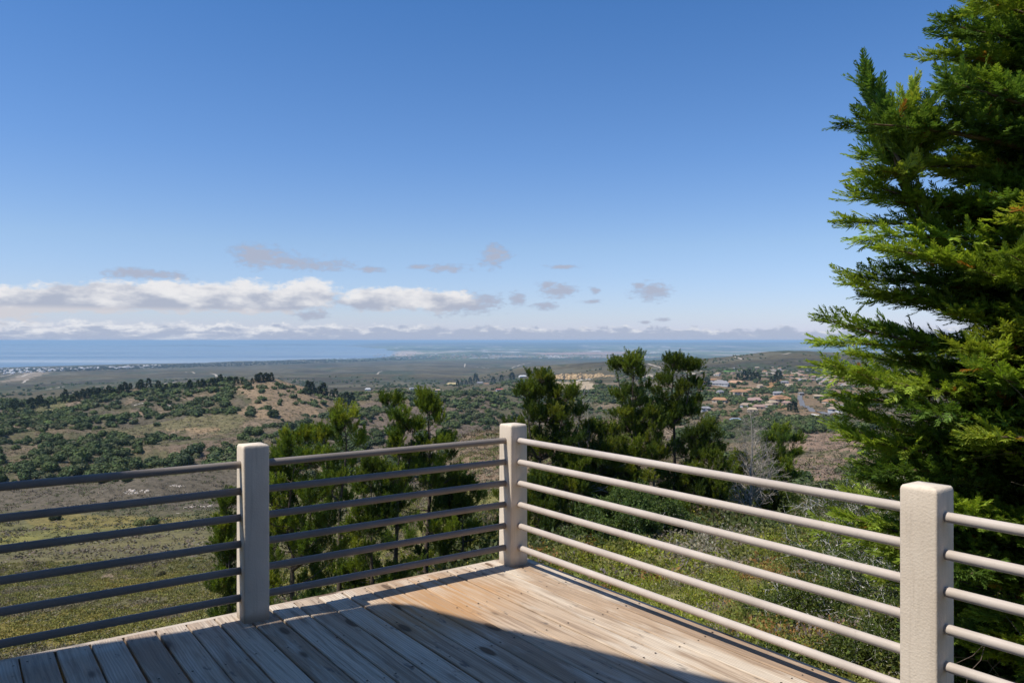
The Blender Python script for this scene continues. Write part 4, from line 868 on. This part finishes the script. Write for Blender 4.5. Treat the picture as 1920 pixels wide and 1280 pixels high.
for (rg_, bd, big_), mem in REG.items():
    for k_, i in enumerate(sorted(mem, key=lambda j: aq[j])): LAB[i] = '%s of the %s oaks from the left, %s tier, %s' % (ordn(k_), 'larger' if big_ else 'smaller', ordn(bd), rg_)
for q, i in enumerate(srt):
    rg_ = region(aq[i], ayq[i]); sc_ = (AW[i], AW[i] * rng.uniform(0.85, 1.1), AW[i] * rng.uniform(0.75, 0.95)); ml = OT[int(rng.integers(0, 7))]
    if q < 90:
        e_ = empty('oak_tree', (AX[i], AY[i], AZ_[i] + AW[i] * 0.36), rng.uniform(0, 6.28)); e_.scale = sc_; obj('crown', ml, e_); obj('trunk', TK, e_)
    else:
        e_ = obj('oak_tree', ml, None, (AX[i], AY[i], AZ_[i] + AW[i] * 0.30)); e_.rotation_euler = (0, 0, rng.uniform(0, 6.28)); e_.scale = sc_
    tag(e_, LAB[i], 'oak tree', ('larger oaks ' if q < 90 else 'small oaks ') + rg_)
L = Leaves(); near_ = AY[rest] < 700; sc_ = np.stack([AW[rest], AW[rest], AW[rest] * 0.85], 1); P_ = np.stack([AX[rest], AY[rest], AZ_[rest] + AW[rest] * 0.28], 1); Rm = rotz(rng.uniform(0, 6.28, len(rest))); pc = palette(rng, len(rest), OAK)
L.put([t_crown(np.random.default_rng(320 + i), 260, 0.34, 7) for i in range(4)], P_[near_], Rm[near_], sc_[near_], pc[near_], rng, 0.22)
L.put([t_crown(np.random.default_rng(330 + i), 90, 0.5, 4) for i in range(4)], P_[~near_], Rm[~near_], sc_[~near_], pc[~near_], rng, 0.2)
tag(obj('oak_woodland', L.mesh('oak_woodland', M_far)), 'dense dark oak woodland covering the hills and valleys', 'woodland', kind='stuff')
print('oaks', len(AX), 'visible', int(vis.sum()))
# conifers on the ridge lines
def t_conifer(rng, n=170):
    h = rng.uniform(0.08, 1, n) ** 0.9; r_ = (0.30 * (1 - h) ** 0.55 + 0.03) * rng.uniform(0.6, 1.15, n); a = rng.uniform(0, 6.28, n); P = np.stack([r_ * np.cos(a), r_ * np.sin(a), h], 1)
    D = np.stack([np.cos(a), np.sin(a), rng.uniform(-0.2, 0.9, n)], 1); return kites(P - D * 0.08, D, 0.20 * rng.uniform(0.7, 1.3, n), 0.14, rvec(rng, n))
CT = []
for i in range(5):
    rg = np.random.default_rng(400 + i); L = Leaves(); L.put([t_conifer(rg)], np.zeros((1, 3)), np.eye(3)[None], np.array([1.0]), palette(rg, 1, ((0.048, 0.068, 0.03),)), rg, 0.2); mm = L.mesh('conifer', M_far); CT.append(mm)
def conifer_row(pts, hpx, label, group):
    for ci, (px_, py_) in enumerate(sorted(pts)):
        p = gp(px_, py_ + 3, 150); h = hpx * rng.uniform(0.55, 1.3) / FPX * p[1]; o_ = obj('conifer', CT[int(rng.integers(0, 5))], None, p - [0, 0, 0.03 * h]); s_ = h * rng.uniform(0.8, 1.25); o_.scale = (s_, s_, h); o_.rotation_euler = (0, 0, rng.uniform(0, 6.28)); tag(o_, label + ', ' + ordn(ci) + ' from the left', 'conifer', group)
conifer_row([(300 + 7 * i + rng.normal() * 6, 731 - 0.095 * 7 * i + rng.normal()) for i in range(31)], 15, 'dark conifer in the row along the crest of the left hill', 'conifers on the left hill crest')
conifer_row([(20 + 9 * i + rng.normal() * 4, 768 - 0.17 * 9 * i + rng.normal() * 2) for i in range(30)], 17, 'dark conifer on the lower left slope of the hill', 'conifers on the lower left slope')
conifer_row([(578, 738), (585, 735), (592, 737), (599, 738), (606, 740), (622, 742), (629, 744), (642, 752), (650, 754), (660, 755)], 24, 'dark conifer in the clump right of the bald brown hilltop', 'conifers right of the bald hilltop')
conifer_row([(858, 722), (866, 720), (874, 718), (882, 716), (892, 714), (925, 716), (940, 712), (1015, 700), (1030, 702), (960, 712)], 14, 'far conifer among the valley houses left of the quarry', 'conifers among the valley houses')
conifer_row([(1384, 712), (1396, 710), (1405, 708), (1412, 711), (1420, 710), (1446, 714), (1455, 716), (1460, 713), (1325, 722), (1488, 765), (1493, 770), (1480, 768)], 18, 'dark conifer among the tile-roofed houses on the right', 'conifers among the houses')

# ------------------------------------------------------------ houses
TER, CRE, WHI, TAN, GRY, BLU = (0.36, 0.20, 0.105), (0.52, 0.43, 0.32), (0.58, 0.57, 0.55), (0.40, 0.31, 0.21), (0.27, 0.26, 0.26), (0.22, 0.28, 0.35)
def house_at(px_, py_, wpx, roof, wall, label, group=None, wings=1, rz=None, hgt=3.2):
    rg = np.random.default_rng(int(px_ * 7 + py_)); p = gp(px_, py_ + 3, 500); w = 0.86 * wpx / FPX * p[1]; dp = w * rg.uniform(0.4, 0.6); rz = rg.uniform(-0.45, 0.45) if rz is None else rz
    root = empty('house', p, rz); tag(root, label, 'house', group); wl = MB(); rf = MB(); wn = MB()
    def block(cx, cy_, hx, hy, h, z0=0):
        wl.box((cx, cy_, h / 2 - 1), (hx, hy, h / 2 + 1), 0, wall); rh = hy * 0.55; ov = 0.7
        A_ = [(-hx - ov, -hy - ov, h - 0.2), (hx + ov, -hy - ov, h - 0.2), (hx + ov, hy + ov, h - 0.2), (-hx - ov, hy + ov, h - 0.2), (-hx * 0.72, 0, h + rh), (hx * 0.72, 0, h + rh)]
        A_ = np.array(A_) + [cx, cy_, 0]; rf.add(A_, [[0, 1, 5, 4], [2, 3, 4, 5], [3, 2, 1, 0]], roof); rf.add(A_, [[1, 2, 5], [3, 0, 4]], roof)
        for q in range(max(2, int(hx / 2.2))): 
            xx = cx - hx + (q + 0.5) * 2 * hx / max(2, int(hx / 2.2)); wn.box((xx, cy_ - hy, h * 0.5), (0.75, 0.06, 0.75), 0, (0.05, 0.06, 0.07))
    block(0, 0, w * 0.5, dp * 0.5, hgt)
    if wings: block(w * 0.26 * rg.choice([-1, 1]), -dp * 0.45, w * 0.2, dp * 0.3, hgt * 0.95)
    if wings > 1: block(-w * 0.05, dp * 0.1, w * 0.25, dp * 0.35, hgt * 1.7)
    obj('wall', wl.mesh('wall', M_paint), root); obj('roof', rf.mesh('roof', M_paint), root); obj('windows', wn.mesh('windows', M_paint), root)
for a in [(1463, 749, 46, TER, CRE, 'wide cream house with a long orange tile roof left of the road', None, 2), (1349, 751, 30, TER, CRE, 'cream house with an orange tile roof, lowest beside the columnar pine', None, 1), (1384, 735, 32, TER, CRE, 'low house showing a bright orange tile roof among oaks', None, 1),
          (1351, 719, 34, GRY, WHI, 'long whitish house with pinkish grey roof in front of the hill', None, 2), (1338, 712, 16, TER, TAN, 'small orange-roofed house above the whitish long one', None, 1), (1414, 751, 30, (0.36, 0.24, 0.2), TAN, 'brownish-roofed house between the two orange-roofed ones', None, 1),
          (1458, 738, 22, GRY, WHI, 'white and grey house behind the wide orange-roofed one', None, 1), (1534, 744, 18, TAN, CRE, 'tan house standing alone right of the road', None, 1), (1379, 790, 20, BLU, WHI, 'small blue-grey roofed white house among the nearer oaks', None, 0), (1322, 768, 20, GRY, WHI, 'pale-roofed white house right beside the columnar pine', None, 1),
          (1440, 790, 14, TAN, TAN, 'small tan shed below the oaks', None, 0), (1502, 739, 12, GRY, TAN, 'grey house at the top of the road', None, 0), (1470, 716, 18, GRY, WHI, 'white house under the rounded tan knoll', None, 0), (1380, 717, 30, (0.5, 0.3, 0.18), TAN, 'long tan house beside the whitish one', None, 1), (1474, 703, 12, TER, TAN, 'tiny tan house on the slope of the far hill', None, 0), (1318, 717, 12, TER, TAN, 'small orange-walled house right of the columnar pine top', None, 0),
          (848, 719, 24, (0.45, 0.36, 0.18), (0.55, 0.42, 0.2), 'yellowish large building in the middle valley', None, 0), (900, 716, 14, GRY, TAN, 'tan house in the valley right of the yellowish building', None, 0), (912, 718, 12, TER, CRE, 'cream house at the end of the pale valley lawn', None, 0), (937, 730, 16, (0.35, 0.12, 0.09), WHI, 'white house with a dark red part left of the dark pine', None, 0),
          (775, 727, 16, GRY, WHI, 'white house left of the yellowish building', None, 0), (789, 729, 10, GRY, TAN, 'small house right next to the white one in the valley', None, 0), (690, 729, 12, WHI, WHI, 'white house at the edge of the valley trees', None, 0), (672, 737, 12, TAN, TAN, 'tan house just right of the hilltop conifers', None, 0), (980, 704, 16, WHI, WHI, 'row-like white house left of the quarry', None, 0), (820, 731, 14, TAN, TAN, 'low tan house on the oak ridge', None, 0)]:
    house_at(*a)
def small_house_mesh(roof, wall):
    b = MB(); b.box((0, 0, 1.0), (6, 4.5, 2.2), 0, wall); A_ = np.array([(-6.6, -5.2, 3), (6.6, -5.2, 3), (6.6, 5.2, 3), (-6.6, 5.2, 3), (-4, 0, 5.4), (4, 0, 5.4)]); b.add(A_, [[0, 1, 5, 4], [2, 3, 4, 5], [3, 2, 1, 0]], roof); b.add(A_, [[1, 2, 5], [3, 0, 4]], roof)
    b.box((-2, -4.52, 1.6), (0.9, 0.08, 0.8), 0, (0.06, 0.07, 0.08)); b.box((2.5, -4.52, 1.6), (0.9, 0.08, 0.8), 0, (0.06, 0.07, 0.08)); return b.mesh('house', M_paint)
SH = [small_house_mesh(*c) for c in (((0.62, 0.6, 0.57), (0.78, 0.76, 0.72)), ((0.45, 0.42, 0.4), (0.74, 0.7, 0.64)), (TER, CRE), ((0.33, 0.25, 0.18), WHI), (GRY, WHI), (TAN, CRE), ((0.30, 0.2, 0.16), TAN))]
rng = np.random.default_rng(77)
for i in range(60):
    px_ = rng.uniform(1492, 1600); py_ = 700 + (px_ - 1492) * 0.12 + rng.uniform(-4, 14); p = gp(px_, py_, 1300, 3600); o_ = obj('house', SH[int(rng.integers(2, 7))], None, p); o_.rotation_euler = (0, 0, rng.uniform(-0.6, 0.6)); o_.scale = (0.85, 0.85, 0.8)
    tag(o_, 'small house in the tight cluster on the slope left of the cypress', 'house', 'houses of the hillside cluster')
none_h = [(1490, 736), (1520, 740), (1562, 778), (1520, 780), (1495, 760)]
for i in range(52):
    px_ = rng.uniform(1312, 1640); py_ = rng.uniform(694, 775) if i % 3 else rng.uniform(690, 712); p = gp(px_, py_, 600, 3600)
    if inpoly(px_, py_, none_h): continue
    o_ = obj('house', SH[int(rng.integers(2, 7))], None, p); o_.rotation_euler = (0, 0, rng.uniform(-0.9, 0.9)); k_ = rng.uniform(0.6, 1.05); o_.scale = (k_ * 1.2, k_, 0.9)
    tag(o_, 'small low house half hidden among the oaks of the right valley', 'house', 'small houses scattered among the valley oaks')
for i in range(150):
    if i < 65: px_ = rng.uniform(-5, 95); py_ = rng.uniform(690.5, 703 - px_ * 0.06)
    else: px_ = rng.uniform(85, 300); py_ = 694 - (px_ - 85) * 0.030 + rng.uniform(-2.5, 2.5)
    p = gp(px_, py_, 2600, 9000); o_ = obj('house', SH[int(rng.choice([0, 0, 1, 1, 4]))], None, p + [0, 0, 0.5]); o_.rotation_euler = (0, 0, rng.uniform(-0.8, 0.8)); k_ = rng.uniform(1.0, 1.9); o_.scale = (k_, k_, k_ * 1.3)
    tag(o_, 'tiny pale house of the town along the shore at the far left', 'house', 'houses of the shore town')
b = MB(); tb_ = rng
for i in range(420):
    px_ = rng.uniform(700, 960) if i < 240 else rng.uniform(960, 1240); py_ = rng.uniform(664, 672.5); p = gp(px_, py_, 8500, 20000); k_ = rng.uniform(6, 22); cc_ = [WHI, TAN, GRY, (0.5, 0.33, 0.28)][int(rng.integers(0, 4))]; b.box(p + [0, 0, 3], (k_, k_ * 0.5, 4 + 3 * rng.uniform()), rng.uniform(-0.5, 0.5), cc_)
tag(obj('distant_town', b.mesh('distant_town', M_paint)), 'specks of buildings of a distant town on the bay plain', 'distant town', kind='stuff')
L = Leaves(); n = 1500; px_ = rng.uniform(-10, 760, n); py_ = np.where(px_ < 300, 694 - (px_ - 85) * 0.030, 687.5 - (px_ - 300) * 0.034) + rng.uniform(-3.5, 3, n); P_ = np.array([gp(a, b_, 3000, 11000) for a, b_ in zip(px_, py_)]); s_ = rng.uniform(6, 16, n)
L.put([t_crown(np.random.default_rng(350 + i), 40, 0.6, 3) for i in range(3)], P_ + [0, 0, 2], rotz(rng.uniform(0, 6.28, n)), np.stack([s_, s_, s_ * 0.7], 1), palette(rng, n, ((0.035, 0.05, 0.03), (0.05, 0.06, 0.035))), rng, 0.15)
tag(obj('shore_trees', L.mesh('shore_trees', M_far)), 'dark line of trees around the far shore town', 'treeline', kind='stuff')

# road and trails draped on the ground
def drape(name, pts, width, mat, col_, dmin, lift=0.35, kind='structure'):
    P = [gp(a, b_, dmin) for a, b_ in pts]; Q = [P[0]]
    for a, b_ in zip(P[:-1], P[1:]):
        m_ = max(4, int(np.linalg.norm(b_ - a) / 12)); m_ = min(m_, 60)
        Q += [a + (b_ - a) * q / m_ for q in range(1, m_ + 1)]
    Q = np.array(Q); ker = np.ones(5) / 5
    if len(Q) > 12: 
        for c_ in (0, 1): Q[2:-2, c_] = np.convolve(Q[:, c_], ker, 'valid')
    T = unit(np.gradient(Q[:, :2], axis=0)); Nn = np.stack([-T[:, 1], T[:, 0]], 1); rows = []
    for o_ in (-1, -0.5, 0, 0.5, 1): XY = Q[:, :2] + Nn * width / 2 * o_; rows.append(np.concatenate([XY, (ground(XY[:, 0], XY[:, 1]) + lift)[:, None]], 1))
    V = np.stack(rows, 1); n_ = len(Q); V[..., 2] = np.maximum(V[..., 2], V[..., 2].mean(1, keepdims=True)); i = np.arange(n_ - 1)[:, None] * 5 + np.arange(4)[None, :]; F = np.stack([i, i + 1, i + 6, i + 5], -1).reshape(-1, 4)
    o_ = obj(name, np_mesh(name, V.reshape(-1, 3), F, mat, np.tile(np.array(col_, float), (n_ * 5, 1)))); return tag(o_, kind=kind)
drape('road', [(1500, 738), (1499, 746), (1503, 756), (1511, 764), (1522, 770), (1535, 774), (1556, 778)], 6, M_asphalt, (0.2, 0.2, 0.2), 500, 0.8)
drape('path', [(1556, 778), (1540, 781), (1520, 779)], 6, M_paint, (0.5, 0.46, 0.4), 500, 0.6)
TR = (0.42, 0.35, 0.26)
for pts, w in [([(18, 708), (50, 702), (78, 698), (98, 698)], 22), ([(42, 718), (47, 714), (52, 711)], 10), ([(349, 698), (365, 700)], 12), ([(394, 700), (404, 702), (417, 706)], 12), ([(1215, 682), (1228, 686), (1247, 693)], 10), ([(1289, 696), (1302, 702)], 9), ([(1377, 669), (1391, 674)], 10), ([(1466, 665), (1482, 662)], 12),
               ([(706, 702), (709, 699), (716, 696)], 8), ([(871, 688), (872, 682)], 10), ([(871, 687), (895, 688), (917, 690)], 10), ([(960, 690), (975, 684), (996, 680)], 10), ([(0, 706), (18, 703), (30, 700)], 12), ([(120, 725), (90, 730), (60, 732)], 8), ([(300, 722), (330, 716), (360, 715)], 6)]:
    drape('trail', pts, w, M_paint, TR, 1300, 0.8)

# quarry face: a broken cliff of pale rock
def cliff(px0, px1, py_b, hpx, colr, label, dmin, seed):
    rg = np.random.default_rng(seed); n = 90; xs = np.linspace(px0, px1, n); D = gp((px0 + px1) / 2, py_b, dmin)[1]; X = (xs - 960) / FPX * D; Yb = D + (fbm(xs / 9, xs * 0, seed, 3) - 0.5) * 14
    hp_ = hpx * (0.55 + 0.45 * np.sin(np.linspace(0.25, math.pi * 0.93, n))) * (0.8 + 0.45 * fbm(xs / 6, xs * 0 + 4, seed, 3)); zb = CZ - (py_b + 1.5 + (fbm(xs / 8, xs * 0 + 9, seed, 3) - 0.5) * 4 - HY) / FPX * D; h = hp_ / FPX * D + 1.5; rows = []; cols = []
    for q, f in enumerate(np.linspace(0, 1, 9)):
        jit = (fbm(xs / 2.2, xs * 0 + q * 3.7, seed + 5, 3) - 0.5) * 5; rows.append(np.stack([X, Yb + f * h * 0.35 + jit, zb + f * h], 1)); cols.append(np.array(colr)[None] * (0.75 + 0.5 * fbm(xs / 3, xs * 0 + q, seed + 8, 3))[:, None])
    rows.append(np.stack([X, Yb + 30, zb + h - 2], 1)); cols.append(cols[-1]); rows.append(np.stack([X, Yb + 30, zb - 4], 1)); cols.append(cols[-1])
    V = np.stack(rows, 0); i = (np.arange(10)[:, None] * n + np.arange(n - 1)[None]).reshape(-1); F = np.stack([i, i + 1, i + n + 1, i + n], 1)
    tag(obj('quarry_cliff', np_mesh('quarry_cliff', V.reshape(-1, 3), F, M_rock, np.concatenate(cols))), label, 'cliff')
cliff(1036, 1152, 710, 10.5, (0.52, 0.36, 0.19), 'long orange-tan quarry cliff on the hillside behind the pines', 1200, 3)
cliff(1192, 1262, 706, 5, (0.50, 0.42, 0.31), 'lower pale cliff right of the tallest pine, level with the quarry', 1200, 4)

# pale rock outcrops on the far slopes
def outcrop(px_, py_, wpx, label, n=34, seed=0):
    rg = np.random.default_rng(seed); p = gp(px_, py_, 60); W_ = wpx / FPX * p[1]; b_ = MB()
    for q in range(n):
        a = rg.uniform(-0.5, 0.5) * W_; c = np.array([a, rg.normal() * W_ * 0.12 + a * rg.uniform(-0.3, 0.5), 0]); c[2] = float(ground(p[0] + c[0], p[1] + c[1])) - p[2]; s_ = rg.uniform(0.02, 0.065) * W_ * rg.uniform(0.6, 1.3); d = rvec(rg, 10); d[:, 2] = np.abs(d[:, 2]); th = np.arange(7) * 2 * math.pi / 7
        rg_r = rg.uniform(0.6, 1.2, 7); lo = np.stack([np.cos(th) * rg_r * 1.5, np.sin(th) * rg_r, np.full(7, -0.3)], 1); hi = np.stack([np.cos(th + 0.3) * rg_r * 0.9, np.sin(th + 0.3) * rg_r * 0.6, rg.uniform(0.25, 0.6, 7)], 1)
        V = np.vstack([lo, hi, [[0, 0, 0.6]]]) * s_ + c; b_.add(V, [[i, (i + 1) % 7, 7 + (i + 1) % 7, 7 + i] for i in range(7)], np.array((0.62, 0.53, 0.43)) * rg.uniform(0.85, 1.15)); b_.add(V, [[7 + i, 7 + (i + 1) % 7, 14] for i in range(7)], (0.52, 0.45, 0.37))
    tag(obj('rock_outcrop', b_.mesh('rock_outcrop', M_rock), None, p), label, 'rock outcrop', 'pale rock outcrops on the far slopes')
for i, a in enumerate([(255, 922, 42, 'cream rock outcrop in the grey brush between the top two left rails'), (372, 950, 46, 'broad cream rock outcrop just left of the second post'), (332, 912, 22, 'small pale outcrop right of the grey brush under the top rail'), (337, 962, 14, 'single pale boulder group left of the broad outcrop'),
        (422, 952, 22, 'pale rocks almost touching the second post'), (55, 880, 40, 'scattered pale rocks above the top rail at the left edge'), (95, 868, 26, 'narrow pale rock streak among the oaks at left'), (85, 785, 16, 'small pale rocks high on the left oak slope'), (262, 757, 20, 'pale rock spots in the upper left oak hillside'), (312, 760, 14, 'tiny pale rocks left of the brown clearing'),
        (860, 768, 22, 'grey rocky streak on the ridge above the twin-topped pine'), (870, 790, 24, 'lower grey rock streak right of the twin-topped pine'), (1095, 712, 30, 'white rubble below the quarry cliff'), (1440, 700, 26, 'pale rounded knoll of bare rock among the far houses')]): outcrop(*a, seed=500 + i)

# ------------------------------------------------------------ the air
m, k, o = new_mat('haze'); v = k.node('ShaderNodeVolumePrincipled'); v.inputs['Color'].default_value = (0.53, 0.78, 1.0, 1); v.inputs['Density'].default_value = 4.4e-5; v.inputs['Anisotropy'].default_value = 0.0
k.l.new(v.outputs[0], o.inputs['Volume'])
b = MB(); b.box((0, 0, (-275 + 14) / 2), (99000, 99000, (275 + 14) / 2)); hz = obj('haze', b.mesh('haze', m)); tag(hz, kind='stuff')
